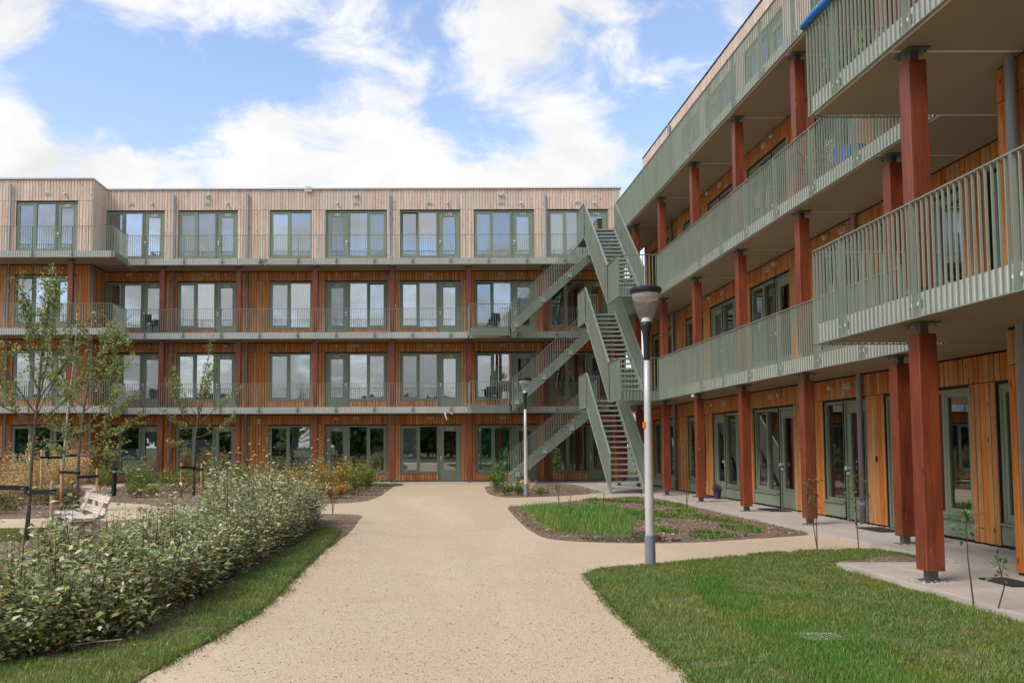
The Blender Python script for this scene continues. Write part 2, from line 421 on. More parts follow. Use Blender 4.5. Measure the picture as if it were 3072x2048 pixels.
def leafmat(name, trans=0.3, rough=0.5, spec=0.4):
    t = NT(name)
    a = t.n.new('ShaderNodeAttribute'); a.attribute_name = 'Col'
    t.base(a.outputs['Color']); t.rough(rough); t.b.inputs['Specular IOR Level'].default_value = spec
    tl = t.n.new('ShaderNodeBsdfTranslucent'); t.link(a.outputs['Color'], tl.inputs[0])
    mx = t.n.new('ShaderNodeMixShader'); mx.inputs[0].default_value = trans
    t.link(t.b.outputs[0], mx.inputs[1]); t.link(tl.outputs[0], mx.inputs[2]); t.link(mx.outputs[0], t.out.inputs['Surface'])
    return t.m
M['leaf'] = leafmat('leaf', 0.32, 0.45)
M['leaf_glossy'] = leafmat('hedge_leaf', 0.2, 0.36, 0.5)
M['blade'] = leafmat('grass_blade', 0.35, 0.6, 0.25)
def bark(name, a, b, scale=(30, 30, 8)):
    t = NT(name); n = t.noise(1.0, 6, 0.65, t.scaled(scale)); t.base(t.ramp(n, [(0.35, a), (0.65, b)])); t.rough(0.9); t.bump(n, 0.5, 0.006); return t.m
M['bark'] = bark('apple_bark', srgb(74, 66, 52), srgb(124, 114, 92))
M['stem'] = bark('brown_stem', srgb(62, 38, 26), srgb(104, 66, 46))
M['birch'] = bark('birch_bark', srgb(120, 112, 100), srgb(214, 208, 196), (8, 8, 30))
def plankmat():
    t = NT('bleached_bench_plank')
    n = t.noise(1.0, 4, 0.6, t.scaled((5, 5, 22)), 1.5)
    w = t.n.new('ShaderNodeTexWave'); w.inputs['Scale'].default_value = 7; w.inputs['Distortion'].default_value = 5; w.inputs['Detail'].default_value = 3; w.bands_direction = 'Z'
    t.link(t.pos, w.inputs['Vector'])
    t.base(t.ramp(w.outputs['Fac'], [(0.1, srgb(186, 166, 146)), (0.35, srgb(202, 184, 165)), (0.8, srgb(214, 198, 181))])); t.rough(0.85); t.bump(w.outputs['Fac'], 0.4, 0.006); return t.m
M['plank'] = plankmat()

# ------------------------------------------------------------------ ground, path, beds
def smooth_poly(pts, n=8, jitter=0.0, seed=0):
    rnd = random.Random(seed); out = []
    P = [Vector((p[0], p[1], 0)) for p in pts]; k = len(P)
    for i in range(k):
        a, b, c, d = P[i - 1], P[i], P[(i + 1) % k], P[(i + 2) % k]
        seg = max(2, min(24, int((c - b).length * n)))
        for j in range(seg):
            t = j / seg
            q = 0.5 * ((2 * b) + (c - a) * t + (2 * a - 5 * b + 4 * c - d) * t * t + (3 * b - a - 3 * c + d) * t ** 3)
            out.append((q.x + rnd.uniform(-jitter, jitter), q.y + rnd.uniform(-jitter, jitter)))
    return out
def sheet(name, poly, z, mat, skirt=0.0, kind='structure', parent=None):
    n = len(poly)
    v = [(x, y, z) for x, y in poly]; f = [tuple(range(n))]
    if skirt:
        v += [(x, y, z - skirt) for x, y in poly]
        f += [(i, i + n, (i + 1) % n + n, (i + 1) % n) for i in range(n)]
    me = bpy.data.meshes.new(name); me.from_pydata(v, [], f); me.materials.append(mat); me.update()
    # counter-clockwise outlines face up
    if me.polygons[0].normal.z < 0:
        me.flip_normals()
    o = link(name, me, parent)
    if kind: o['kind'] = kind
    return o
def rect(x0, x1, y0, y1): return [(x0, y0), (x1, y0), (x1, y1), (x0, y1)]
def inside(poly, X, Y):
    c = np.zeros(len(X), bool); n = len(poly); j = n - 1
    for i in range(n):
        xi, yi = poly[i]; xj, yj = poly[j]
        if yi != yj:
            k = ((yi > Y) != (yj > Y)) & (X < (xj - xi) * (Y - yi) / (yj - yi) + xi)
            c ^= k
        j = i
    return c

sheet('ground', rect(-900, 900, -900, 900), -0.02, M['field'])
sheet('gravel_path', rect(-22, 6.46, -6, 33.55), 0.0, M['path'], 0.05)
P_LAWN = smooth_poly([(1.80, 9.65), (1.86, 10.05), (2.10, 10.37), (2.68, 10.68), (3.44, 11.09), (4.69, 11.82), (5.64, 12.15), (6.2, 12.15), (6.38, 11.9), (6.40, 11.0), (6.35, 10.68), (5.2, 10.66), (4.97, 10.55),
                      (4.96, 9.72), (4.96, 8.3), (4.96, 7.3), (4.96, 4.5), (4.96, 2.5), (1.72, 2.5), (1.68, 4.3), (1.68, 5.49), (1.69, 5.85), (1.67, 6.21), (1.68, 6.89), (1.70, 7.64), (1.73, 8.69)], 7, 0.010, 1)
P_BED2 = smooth_poly([(1.96, 20.9), (1.84, 18.25), (1.80, 16.0), (1.84, 14.48), (2.01, 13.71), (2.64, 13.29), (3.27, 13.18), (4.04, 13.25), (4.96, 13.66), (5.78, 14.02), (6.3, 14.34), (6.42, 15.05), (6.42, 18.07), (6.42, 20.8), (6.40, 23.9), (6.1, 24.45), (4.83, 24.1), (3.38, 22.48), (2.31, 21.3)], 6, 0.010, 2)
P_BED1 = smooth_poly([(2.02, 29.75), (1.92, 26.5), (2.27, 24.9), (3.15, 25.07), (4.27, 25.87), (5.5, 27.2), (5.52, 29.5), (5.5, 32.6), (4.4, 32.9), (3.2, 32.3), (2.2, 31.4)], 5, 0.01, 3)
P_HEDGE = smooth_poly([(-1.95, 2.5), (-1.90, 4.5), (-1.86, 5.51), (-1.80, 5.85), (-1.71, 6.49), (-1.61, 7.0), (-1.54, 7.78), (-1.49, 9.0), (-1.47, 10.77), (-1.45, 12.51), (-1.38, 14.02), (-1.34, 15.4), (-1.38, 17.2), (-1.43, 18.5), (-2.1, 18.95), (-3.2, 18.9), (-4.6, 18.3), (-5.7, 17.85), (-6.3, 17.5), (-6.84, 16.2), (-7.8, 15.85), (-11, 15.2), (-20, 14.6), (-20, 2.5)], 6, 0.010, 4)
P_LEFT = smooth_poly([(-1.2, 33.3), (-1.25, 31.2), (-1.36, 27.5), (-1.4, 25.76), (-1.64, 23.57), (-1.98, 22.85), (-2.53, 22.5), (-4.5, 22.0), (-6.47, 21.5), (-7.34, 22.42), (-8.79, 23.5), (-9.42, 24.6), (-10.4, 28.2), (-11.2, 32.6), (-6, 33.3)], 5, 0.01, 5)
P_BIRCH = smooth_poly([(-7.93, 18.25), (-7.55, 19.4), (-8.4, 21.6), (-10.0, 25.0), (-11.6, 29.2), (-13.0, 31.6), (-21, 31.6), (-21, 18.6), (-12, 18.0), (-8.87, 17.95)], 5, 0.02, 6)
for nm, pl in (('planting_bed', P_BED1), ('planting_bed', P_BED2), ('planting_bed', P_HEDGE), ('planting_bed', P_LEFT), ('planting_bed', P_BIRCH)):
    sheet(nm, pl, 0.007, M['soil'], 0.03)
sheet('lawn', P_LAWN, 0.007, M['turf'], 0.03)
P_BARE = smooth_poly([(5.0, 10.68), (6.36, 10.70), (6.38, 11.5), (6.1, 11.45), (5.5, 11.1), (5.1, 10.9)], 7, 0.03, 17)
sheet('bare_soil', P_BARE, 0.012, M['soil'], 0.003)
P_STRIP = smooth_poly([(-2.9, 3.0), (-1.93, 3.0), (-1.89, 4.6), (-1.84, 5.5), (-1.80, 5.9), (-1.70, 6.5), (-1.61, 7.0), (-1.53, 7.8), (-1.49, 9.0), (-1.52, 10.8), (-1.50, 12.5), (-1.46, 13.6), (-1.56, 15.0), (-1.9, 15.7), (-2.02, 14), (-2.06, 12), (-2.08, 10.8), (-2.14, 9.4), (-2.18, 8.7), (-2.2, 7.8), (-2.2, 7.2), (-2.26, 6.7), (-2.4, 6.4), (-2.55, 6.2), (-2.75, 6.0), (-3.1, 5.8), (-3.4, 5.0)], 6, 0.015, 7)
P_LLAWN = smooth_poly([(-6.6, 15.9), (-7.8, 15.6), (-12, 15.0), (-19, 14.4), (-19, 11), (-8.5, 12.6), (-6.5, 13.9), (-5.9, 14.8)], 4, 0.03, 8)
sheet('verge', P_STRIP, 0.012, M['turf'], 0.003)
sheet('lawn', P_LLAWN, 0.012, M['turf'], 0.003)
P_WATER = smooth_poly([(2.45, 13.95), (2.75, 13.42), (3.37, 13.30), (3.97, 13.42), (3.85, 13.9), (3.70, 14.9), (3.4, 14.6), (3.2, 13.95)], 6, 0.015, 9)
tag(sheet('pond_water', P_WATER, 0.012, M['water']), kind='structure')

# paving along the right-hand block: slabs laid one by one
pav = link('pavement', MB().box(6.50, 8.12, 10.62, 33.6, -0.05, 0.012).box(5.05, 8.12, -2, 10.62, -0.05, 0.012).mesh('pavement', M['kerb'])); pav['kind'] = 'structure'
def slab_mesh(w, d):
    b = 0.006
    m = MB(); m.v = [(b, b, 0.036), (w - b, b, 0.036), (w - b, d - b, 0.036), (b, d - b, 0.036), (0, 0, 0.030), (w, 0, 0.030), (w, d, 0.030), (0, d, 0.030), (0, 0, 0.008), (w, 0, 0.008), (w, d, 0.008), (0, d, 0.008)]
    m.f = [(0, 1, 2, 3)] + [(4 + i, 4 + (i + 1) % 4, (i + 1) % 4, i) for i in range(4)] + [(8 + i, 8 + (i + 1) % 4, 4 + (i + 1) % 4, 4 + i) for i in range(4)]
    return m.mesh('paving_slab', M['paving'])
sl_a = slab_mesh(0.494, 0.594); rp = random.Random(5)
for iy in range(38):
    for ix in range(3):
        y = 10.68 + iy * 0.6
        if y > 33.0: continue
        o = link('paving_slab', sl_a, pav, (6.56 + ix * 0.5, y, rp.uniform(-0.002, 0.002)))
for iy in range(12):
    for ix in range(6):
        y = 10.02 - iy * 0.6
        x = 5.11 + ix * 0.5 + (0.0)
        if x > 7.7: continue
        link('paving_slab', sl_a, pav, (x, y, rp.uniform(-0.002, 0.002)))
def kerb_run(pts):
    for (x0, y0, x1, y1) in pts:
        n = max(1, round(math.hypot(x1 - x0, y1 - y0) / 1.0)); 
        for i in range(n):
            ax = x0 + (x1 - x0) * i / n; ay = y0 + (y1 - y0) * i / n; bx = x0 + (x1 - x0) * (i + 1) / n; by = y0 + (y1 - y0) * (i + 1) / n
            a = math.atan2(by - ay, bx - ax); l = math.hypot(bx - ax, by - ay) - 0.006
            MB().box(0, l, -0.03, 0.03, -0.04, 0.045).build('kerb_stone', M['kerb'], pav, (ax, ay, 0), a)
kerb_run([(6.50, 10.65, 6.50, 24.3), (5.03, 2.0, 5.03, 10.6), (5.06, 10.63, 6.47, 10.63)])
bw = sheet('walkway', rect(-20, 8.12, 33.58, 35.6), 0.03, M['paving'], 0.08)
for i in range(28):
    MB().box(0, 0.993, -0.03, 0.03, -0.04, 0.04).build('kerb_stone', M['kerb'], bw, (-19.9 + i, 33.56, 0))
st_pad = sheet('stair_pad', [(5.42, 24.4), (6.46, 24.6), (6.46, 33.5), (5.6, 33.5), (5.6, 27.0), (4.95, 26.3)], 0.030, M['paving'], 0.06)

# ------------------------------------------------------------------ building kit
FL = [0.035, 3.05, 6.05, 9.05]              # finished floor levels
SO = [2.80, 5.80, 8.80]                     # undersides of the galleries
S = 3.116                                   # column spacing
BOARD = 0.118
HEAD = 2.34                                 # joint above doors and windows, from the floor
OP_TOP = 2.30; SILL = 0.35

def wall_run(bld, x0, x1, yf, openings, top, pale_from=9.0, indiv=None, under=None, floors=(0, 1, 2, 3)):
    """board-clad wall facing -y in the local frame; openings: list of (x0, x1, kind) with kind 'w' window or 'd' door, same on each floor"""
    core = MB(); pieces = {'pale': [], 'larch': []}; rnd = random.Random(int(x0 * 10) + 7)
    ops = sorted(openings)
    for k in floors:
        z0 = FL[k] - (0.2 if k else 0.06); z1 = (FL[k + 1] - 0.2) if k < 3 else top
        zt = FL[k] + OP_TOP
        cur = x0
        for a, b, t in ops:
            core.box(cur, a, yf, yf + 0.2, z0, zt)
            if t == 'w': core.box(a, b, yf, yf + 0.2, z0, FL[k] + SILL)
            cur = b
        core.box(cur, x1, yf, yf + 0.2, z0, zt)
        core.box(x0, x1, yf, yf + 0.2, zt, z1)
        mt = 'pale' if FL[k] > pale_from else 'larch'
        zh = FL[k] + HEAD
        ztop = (SO[k] - 0.03) if k < 3 else top - 0.02
        n = int((x1 - x0) / BOARD)
        edges = [x0 + (x1 - x0) * i / n for i in range(n + 1)]
        for i in range(n):
            a = edges[i] + 0.0072; b = edges[i + 1] - 0.0072
            dy = rnd.uniform(-0.004, 0.004)
            pieces[mt].append((a, b, zh + 0.008, ztop, dy, k))
            # below the joint: clip against the openings
            segs = [(a, b, 'full')]
            for oa, ob, t in ops:
                new = []
                for (p, q, w) in segs:
                    if q <= oa or p >= ob or w != 'full': new.append((p, q, w)); continue
                    if p < oa - 0.012: new.append((p, oa - 0.004, 'full'))
                    if q > ob + 0.012: new.append((ob + 0.004, q, 'full'))
                    if t == 'w': new.append((max(p, oa), min(q, ob), 'sill'))
                segs = new
            for (p, q, w) in segs:
                if q - p < 0.012: continue
                zb = FL[k] + 0.03
                if w == 'full': pieces[mt].append((p, q, zb, zh - 0.004, dy, k))
                elif not (under and under(k)): pieces[mt].append((p, q, zb, FL[k] + SILL - 0.035, dy, k))
    core.build('wall', M['membrane'], bld)
    for mt, lst in pieces.items():
        if not lst: continue
        single = [p for p in lst if indiv and indiv(p)]
        rest = [p for p in lst if not (indiv and indiv(p))]
        cache = {}
        for (a, b, z0, z1, dy, k) in single:
            key = (round(b - a, 3), round(z1 - z0, 3))
            if key not in cache:
                cache[key] = MB().cbox(0, b - a, 0, 0.024, 0, z1 - z0, 0.004).mesh('board', M[mt])
            link('board', cache[key], bld, (a, yf - 0.03 + dy, z0))
        if rest:
            mb = MB()
            for (a, b, z0, z1, dy, k) in rest: mb.box(a, b, yf - 0.03 + dy, yf - 0.004, z0, z1)
            tag(mb.build('cladding_boards', M[mt], bld), kind='stuff')

CACHE = {}
def cached(key, fn):
    if key not in CACHE: CACHE[key] = fn()
    return CACHE[key]
def ring(mb, x0, x1, z0, z1, w, y0, y1, wb=None):
    wb = w if wb is None else wb
    mb.box(x0, x0 + w, y0, y1, z0, z1); mb.box(x1 - w, x1, y0, y1, z0, z1)
    mb.box(x0 + w, x1 - w, y0, y1, z1 - w, z1); mb.box(x0 + w, x1 - w, y0, y1, z0, z0 + wb)
def window_mesh(widths):
    def f():
        mb = MB(); W = sum(w for w, t in widths)
        ring(mb, 0, W, SILL, OP_TOP, 0.055, 0.02, 0.13)
        x = 0
        for i, (w, t) in enumerate(widths[:-1]):
            x += w; mb.box(x - 0.035, x + 0.035, 0.024, 0.126, SILL + 0.055, OP_TOP - 0.055)
        return mb.mesh('window', M['frame'])
    return cached(('win', tuple(widths)), f)
def sash_mesh(w):
    def f():
        mb = MB(); ring(mb, 0, w, 0, OP_TOP - SILL - 0.1, 0.07, 0.0, 0.06); return mb.mesh('sash', M['frame'])
    return cached(('sash', round(w, 3)), f)
def pane_mesh(w, h):
    return cached(('pane', round(w, 3), round(h, 3)), lambda: MB().box(0, w, 0, 0.012, 0, h).mesh('pane', M['glass']))
def sill_mesh(w):
    return cached(('sill', round(w, 3)), lambda: MB().hexa([(0, -0.06, 0), (w, -0.06, 0), (w, 0.05, 0.0), (0, 0.05, 0.0), (0, -0.06, 0.025), (w, -0.06, 0.025), (w, 0.05, 0.04), (0, 0.05, 0.04)]).mesh('sill', M['frame']))
def door_mesh(w):
    def f():
        mb = MB(); h = OP_TOP
        # fixed frame and leaf
        mb.box(0, 0.05, 0.02, 0.13, 0, h); mb.box(w - 0.05, w, 0.02, 0.13, 0, h); mb.box(0.05, w - 0.05, 0.02, 0.13, h - 0.05, h)
        a, b = 0.055, w - 0.055
        gl, gr = w * 0.5 - 0.25, w * 0.5 + 0.25
        mb.box(a, gl, 0.05, 0.11, 0.02, h - 0.055); mb.box(gr, b, 0.05, 0.11, 0.02, h - 0.055)
        mb.box(gl, gr, 0.05, 0.11, 0.02, 0.46); mb.box(gl, gr, 0.05, 0.11, 2.06, h - 0.055)
        # bead round the glass
        ring(mb, gl - 0.02, gr + 0.02, 0.44, 2.08, 0.02, 0.04, 0.05)
        return mb.mesh('door', M['door'])
    return cached(('door', round(w, 3)), f)
def handle_mesh():
    def f():
        m = MB()
        m.tube([(0, 0.05, 0), (0, 0.0, 0)], [0.032, 0.032], 10); m.tube([(0, 0.0, 0), (0, -0.02, 0)], [0.012, 0.012], 8)
        m.tube([(0, -0.005, 0), (0, -0.035, 0)], [0.042, 0.038], 12)
        return m.mesh('handle', M['bolt'])
    return cached('handle', f)
def number_mesh(txt):
    def f():
        cu = bpy.data.curves.new('number', 'FONT'); cu.body = txt; cu.size = 0.17; cu.align_x = 'CENTER'; cu.extrude = 0.002; cu.space_character = 1.15
        t = bpy.data.objects.new('number', cu); COL.objects.link(t)
        bpy.context.view_layer.update()
        me = bpy.data.meshes.new_from_object(t.evaluated_get(bpy.context.evaluated_depsgraph_get()))
        bpy.data.objects.remove(t); bpy.data.curves.remove(cu)
        me.materials.clear(); me.materials.append(M['number'])
        for v in me.vertices: x, y, z = v.co; v.co = (x, -z, y)
        me.update(); return me
    return cached(('num', txt), f)

def wave_sheet(w, h, amp=0.035, per=0.16, seed=0, n=None):
    rnd = random.Random(seed); n = n or max(8, int(w / 0.02)); v = []; f = []
    ph = rnd.random() * 6
    for i in range(n + 1):
        x = w * i / n
        y = amp * math.sin(2 * math.pi * x / per + ph + 0.8 * math.sin(x * 5 + ph)) + rnd.uniform(-0.004, 0.004)
        v += [(x, y, 0), (x, y * 0.8, h)]
    for i in range(n): f.append((2 * i, 2 * i + 2, 2 * i + 3, 2 * i + 1))
    return v, f
def curtain(bld, x, y, z, w, h, mat, label, cat='curtain', seed=0, amp=0.035):
    mb = MB(); mb.v, mb.f = wave_sheet(w, h, amp, 0.14 + 0.05 * random.Random(seed).random(), seed)
    p = bld.matrix_basis @ Vector((x, y, z))
    o = mb.build(cat.replace(' ', '_'), mat, None, p, bld.rotation_euler.z, True)
    tag(o, label, cat)
    return o

def unit(bld, x, yf, k, layout, number=None, open_sash=False, film=None):
    """a run of windows (S opening sash, F fixed) and a door (D) standing side by side from x"""
    z = FL[k]; runs = []; cur = []; px = x
    for t, w in layout:
        if t == 'D':
            if cur: runs.append((cx0, cur)); cur = []
            runs.append((px, [('D', w)]))
        else:
            if not cur: cx0 = px
            cur.append((t, w))
        px += w
    if cur: runs.append((cx0, cur))
    for (rx, items) in runs:
        if items[0][0] == 'D':
            w = items[0][1]
            d = link('door', door_mesh(w), bld, (rx, yf, z))
            link('pane', pane_mesh(0.5, 1.62), d, (w * 0.5 - 0.25, 0.075, 0.45))
            hx = 0.105 if layout[-1][0] == 'D' else w - 0.105
            link('handle', handle_mesh(), d, (hx, 0, 1.0)); link('lock', cached('lock', lambda: MB().tube([(0, 0.05, 0), (0, 0.008, 0)], 0.030, 10).mesh('lock', M['bolt'])), d, (hx, 0, 0.9))
            if number: link('number', number_mesh(number), d, (w * 0.5, 0.045, 2.10))
        else:
            ws = [(w, t) for t, w in items]
            win = link('window', window_mesh(ws), bld, (rx, yf, z))
            link('sill', sill_mesh(sum(w for w, t in ws)), win, (0, -0.0, SILL - 0.035))
            ax = 0
            for i, (w, t) in enumerate(ws):
                a = ax + (0.055 if i == 0 else 0.035); b = ax + w - (0.055 if i == len(ws) - 1 else 0.035)
                H = OP_TOP - SILL - 0.11
                if t == 'S':
                    s = link('sash', sash_mesh(b - a), win, (a, 0.03, SILL + 0.05))
                    link('pane', pane_mesh(b - a - 0.14, OP_TOP - SILL - 0.24), win, (a + 0.07, 0.06, SILL + 0.12))
                    if open_sash: s.rotation_euler = (R(-4), 0, 0)
                else:
                    link('pane', pane_mesh(b - a, H), win, (a, 0.08, SILL + 0.055))
                ax += w

def vent_mesh():
    def f():
        m = MB(); m.box(0, 0.24, -0.02, 0, 0, 0.11)
        return m.mesh('vent', M['vent'])
    return cached('vent', f)
def vent(bld, x, yf, z):
    v = link('vent', vent_mesh(), bld, (x - 0.12, yf - 0.034, z))
    def g():
        m = MB()
        for i in range(4): m.box(0.02, 0.22, -0.024, -0.018, 0.018 + i * 0.022, 0.030 + i * 0.022)
        return m.mesh('grille', M['vslot'])
    link('grille', cached('grille', g), v)
def wall_lamp(bld, x, yf, z):
    def f():
        m = MB(); m.box(-0.03, 0.03, -0.05, 0, -0.01, 0.06); m.lathe([(0.0, -0.05), (0.035, -0.045), (0.042, 0.0), (0.03, 0.05), (0.0, 0.055)], 10, 0, -0.08)
        return m.mesh('wall_lamp', M['vent'], True)
    link('wall_lamp', cached('wl', f), bld, (x, yf - 0.034, z))
def flood_box(bld, x, yf, z):
    def f():
        m = MB(); m.box(-0.09, 0.09, -0.11, 0, 0, 0.035); m.box(-0.075, 0.075, -0.10, 0, -0.06, 0.0)
        return m.mesh('wall_lamp', M['white'])
    link('wall_lamp', cached('fb', f), bld, (x, yf - 0.034, z))
def downpipe(bld, x, y, z0, z1, r=0.045):
    m = MB(); m.tube([(x, y, z0), (x, y, z1)], r, 10)
    o = m.build('downpipe', M['zinc'], bld, smooth=True)
    for z in (z0 + 0.35, z0 + (z1 - z0) * 0.55):
        MB().tube([(x, y, z), (x, y, z + 0.05)], r + 0.008, 10).build('pipe_collar', M['zinc'], o)

def column_mesh(h, w=0.2):
    return cached(('col', round(h, 3), w), lambda: MB().cbox(-w / 2, w / 2, -w / 2, w / 2, 0, h, 0.008).mesh('column', M['post']))
def column(bld, x, y, z0, z1, w=0.2):
    a, b = z0 + 0.12, z1 - 0.13
    c = link('column', column_mesh(b - a, w), bld, (x, y, a))
    def cap():
        m = MB(); m.box(-0.045, 0.045, -0.045, 0.045, 0.001, 0.11); m.box(-0.15, 0.15, -0.12, 0.12, 0.108, 0.128)
        for sx in (-0.11, 0.11):
            for sy in (-0.085, 0.085): m.tube([(sx, sy, 0.108), (sx, sy, 0.075)], 0.012, 6)
        return m.mesh('column_cap', M['steel'])
    def foot():
        m = MB(); m.box(-0.05, 0.05, -0.05, 0.05, -0.115, -0.001); m.box(-0.11, 0.11, -0.11, 0.11, -0.118, -0.104)
        return m.mesh('column_base', M['steel'])
    link('column_cap', cached('cap', cap), c, (0, 0, b - a)); link('column_base', cached('foot', foot), c)

RAIL_H = 1.2
SP = 0.0905
def bar_mesh():
    return cached('bar', lambda: MB().box(-0.0062, 0.0062, -0.011, 0.011, -0.01, RAIL_H - 0.012).mesh('baluster', M['rail']))
def post_mesh():
    def f():
        m = MB(); m.box(-0.013, -0.006, -0.024, 0.024, -0.010, RAIL_H - 0.0125); m.box(0.006, 0.013, -0.024, 0.024, -0.010, RAIL_H - 0.0125)
        m.box(-0.075, 0.075, 0.022, 0.036, 0.085, 0.175)
        return m.mesh('post', M['rail'])
    return cached('post', f)
def bolts_mesh():
    def f():
        m = MB()
        m.tube([(0, 0.024, 0.13), (0, 0.000, 0.13)], 0.022, 8)
        return m.mesh('bolt', M['bolt'])
    return cached('bolts', f)
def railing(bld, pts, z, bars_single=None, post_at=None, gate=None):
    """railing hung in front of a slab edge along a local polyline; bars_single(p) picks the bars that stand as their own objects"""
    top = MB()
    segs = list(zip(pts[:-1], pts[1:]))
    for (a, b) in segs:
        L = math.hypot(b[0] - a[0], b[1] - a[1]); ux, uy = (b[0] - a[0]) / L, (b[1] - a[1]) / L; nx, ny = -uy, ux
        for (lo, hi, w, e) in ((RAIL_H - 0.012, RAIL_H, 0.024, 0.024), (-0.018, -0.008, 0.024, 0.024)):
            q = [(a[0] - ux * e - nx * w, a[1] - uy * e - ny * w), (b[0] + ux * e - nx * w, b[1] + uy * e - ny * w), (b[0] + ux * e + nx * w, b[1] + uy * e + ny * w), (a[0] - ux * e + nx * w, a[1] - uy * e + ny * w)]
            o = 0.0 if abs(uy) < 0.5 else 0.0015
            top.hexa([(x, y, z + lo - o) for x, y in q] + [(x, y, z + hi - o) for x, y in q])
    rl = top.build('railing', M['rail'], bld)
    rest = MB()
    for (a, b) in segs:
        L = math.hypot(b[0] - a[0], b[1] - a[1]); ang = math.atan2(b[1] - a[1], b[0] - a[0])
        n = max(1, round(L / SP)); posts = set()
        if L > 3:
            for i in range(n + 1):
                if i % 17 == 8: posts.add(i)
        ca, sa = math.cos(ang), math.sin(ang)
        for i in range(n + 1):
            if i == n and (a, b) != segs[-1]: continue
            x = a[0] + (b[0] - a[0]) * i / n; y = a[1] + (b[1] - a[1]) * i / n
            if i in posts:
                p = link('post', post_mesh(), rl, (x, y, z), ang)
                for e in (-0.055, 0.055): link('bolt', bolts_mesh(), rl, (x + e * ca, y + e * sa, z), ang)
                continue
            if bars_single and bars_single(x, y, z):
                link('baluster', bar_mesh(), rl, (x, y, z), ang)
            else:
                c = [(-0.0062, -0.011), (0.0062, -0.011), (0.0062, 0.011), (-0.0062, 0.011)]
                q = [(x + u * ca - v * sa, y + u * sa + v * ca) for u, v in c]
                rest.hexa([(p[0], p[1], z - 0.01) for p in q] + [(p[0], p[1], z + RAIL_H - 0.012) for p in q])
    if rest.v: tag(rest.build('balusters', M['rail'], rl), kind='stuff')
    return rl

def slab_piece(bld, x0, x1, y0, y1, z0, th=0.25):
    m = MB(); m.box(x0 + 0.004, x1 - 0.004, y0, y1, z0 + 0.006, z0 + th)
    o = m.build('gallery_slab', M['slab'], bld)
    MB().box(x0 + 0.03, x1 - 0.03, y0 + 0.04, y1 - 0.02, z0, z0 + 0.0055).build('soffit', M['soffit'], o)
    return o

# ------------------------------------------------------------------ the apartment block across the courtyard
BACK = empty('apartment_block', (0, 35.58, 0))
tag(BACK, 'four storey timber clad gallery flats standing across the end of the courtyard', 'building')
bpy.context.view_layer.update()
B_ROOF = 12.27
U_BACK = [  # x, layout, number suffix, door side
    (-13.43, [('S', 0.74), ('F', 0.80), ('D', 0.91)], 5), (-10.41, [('S', 0.78), ('F', 0.80), ('D', 0.92)], 3),
    (-6.56, [('S', 0.84), ('F', 0.91)], None), (-4.22, [('D', 0.97), ('F', 0.79), ('S', 0.79)], 1),
    (-1.10, [('S', 0.78), ('F', 0.79), ('D', 0.97)], 9), (2.01, [('S', 0.77), ('F', 0.80), ('D', 0.96)], 7), (5.11, [('S', 0.75), ('F', 0.82), ('D', 0.96)], 5.5)]
def ops_of(units):
    o = []
    for x, lay, _ in units:
        px = x
        for t, w in lay:
            o.append((px, px + w, 'd' if t == 'D' else 'w')); px += w
    # merge neighbours of one kind
    o.sort(); r = []
    for a in o:
        if r and r[-1][2] == a[2] and abs(r[-1][1] - a[0]) < 1e-6: r[-1] = (r[-1][0], a[1], a[2])
        else: r.append(a)
    return r
ind_back = lambda p: p[5] == 3
wall_run(BACK, -13.47, 8.15, 0.0, ops_of(U_BACK), B_ROOF, indiv=ind_back)
U_BAY = [(-16.51, [('S', 0.77), ('F', 0.82), ('D', 0.89)], 7)]
wall_run(BACK, -19.0, -13.47, -1.48, ops_of(U_BAY), B_ROOF, indiv=lambda p: p[5] == 3 and p[0] > -17.2)
# the side of the bay, facing along the gallery
def bay_side():
    MB().box(-13.62, -13.47, -1.28, 0.0, -0.05, B_ROOF - 0.003).build('wall', M['membrane'], BACK)
    for mt, ks in (('larch', (0, 1, 2)), ('pale', (3,))):
        mb = MB()
        for k in ks:
            n = 12
            for i in range(n):
                a = -1.50 + 1.48 * i / n + 0.005; b = -1.50 + 1.48 * (i + 1) / n - 0.005
                ztop = SO[k] - 0.03 if k < 3 else B_ROOF - 0.02
                mb.box(-13.468, -13.440, a, b, FL[k] + 0.03, FL[k] + HEAD - 0.004); mb.box(-13.468, -13.440, a, b, FL[k] + HEAD + 0.008, ztop)
        tag(mb.build('cladding_boards', M[mt], BACK), kind='stuff')
bay_side()
NUM = {}
for k in range(4):
    base = 110 + 20 * k
    nums = [str(base + 15), str(base + 13), None, str(base + 11), str(base + 9), str(base + 7), str(base + 5)]
    for (x, lay, _), nm in zip(U_BACK, nums):
        op = (k == 2 and nm in ('151',)) or (k == 3 and nm == '179') or (k == 2 and nm in ('161', '157'))
        unit(BACK, x, 0.0, k, lay, nm, open_sash=op)
    unit(BACK, U_BAY[0][0], -1.48, k, U_BAY[0][1], str(base + 17), open_sash=(k == 2))
    for (vx, lx) in ((-12.4, -11.5), (-9.2, -8.35), (-2.95, -3.75), (0.12, 0.88), (3.15, 3.98), (6.35, 7.05)):
        vent(BACK, vx, 0.0, FL[k] + 2.56); wall_lamp(BACK, lx, 0.0, FL[k] + 2.60)
    vent(BACK, -15.25, -1.48, FL[k] + 2.56); wall_lamp(BACK, -14.55, -1.48, FL[k] + 2.60)
for x in (-9.2, -2.95, 3.15): flood_box(BACK, x, 0.0, 12.02)
MB().box(-7.02, -6.88, -0.06, -0.034, 2.42, 2.62).build('junction_box', M['vent'], BACK)
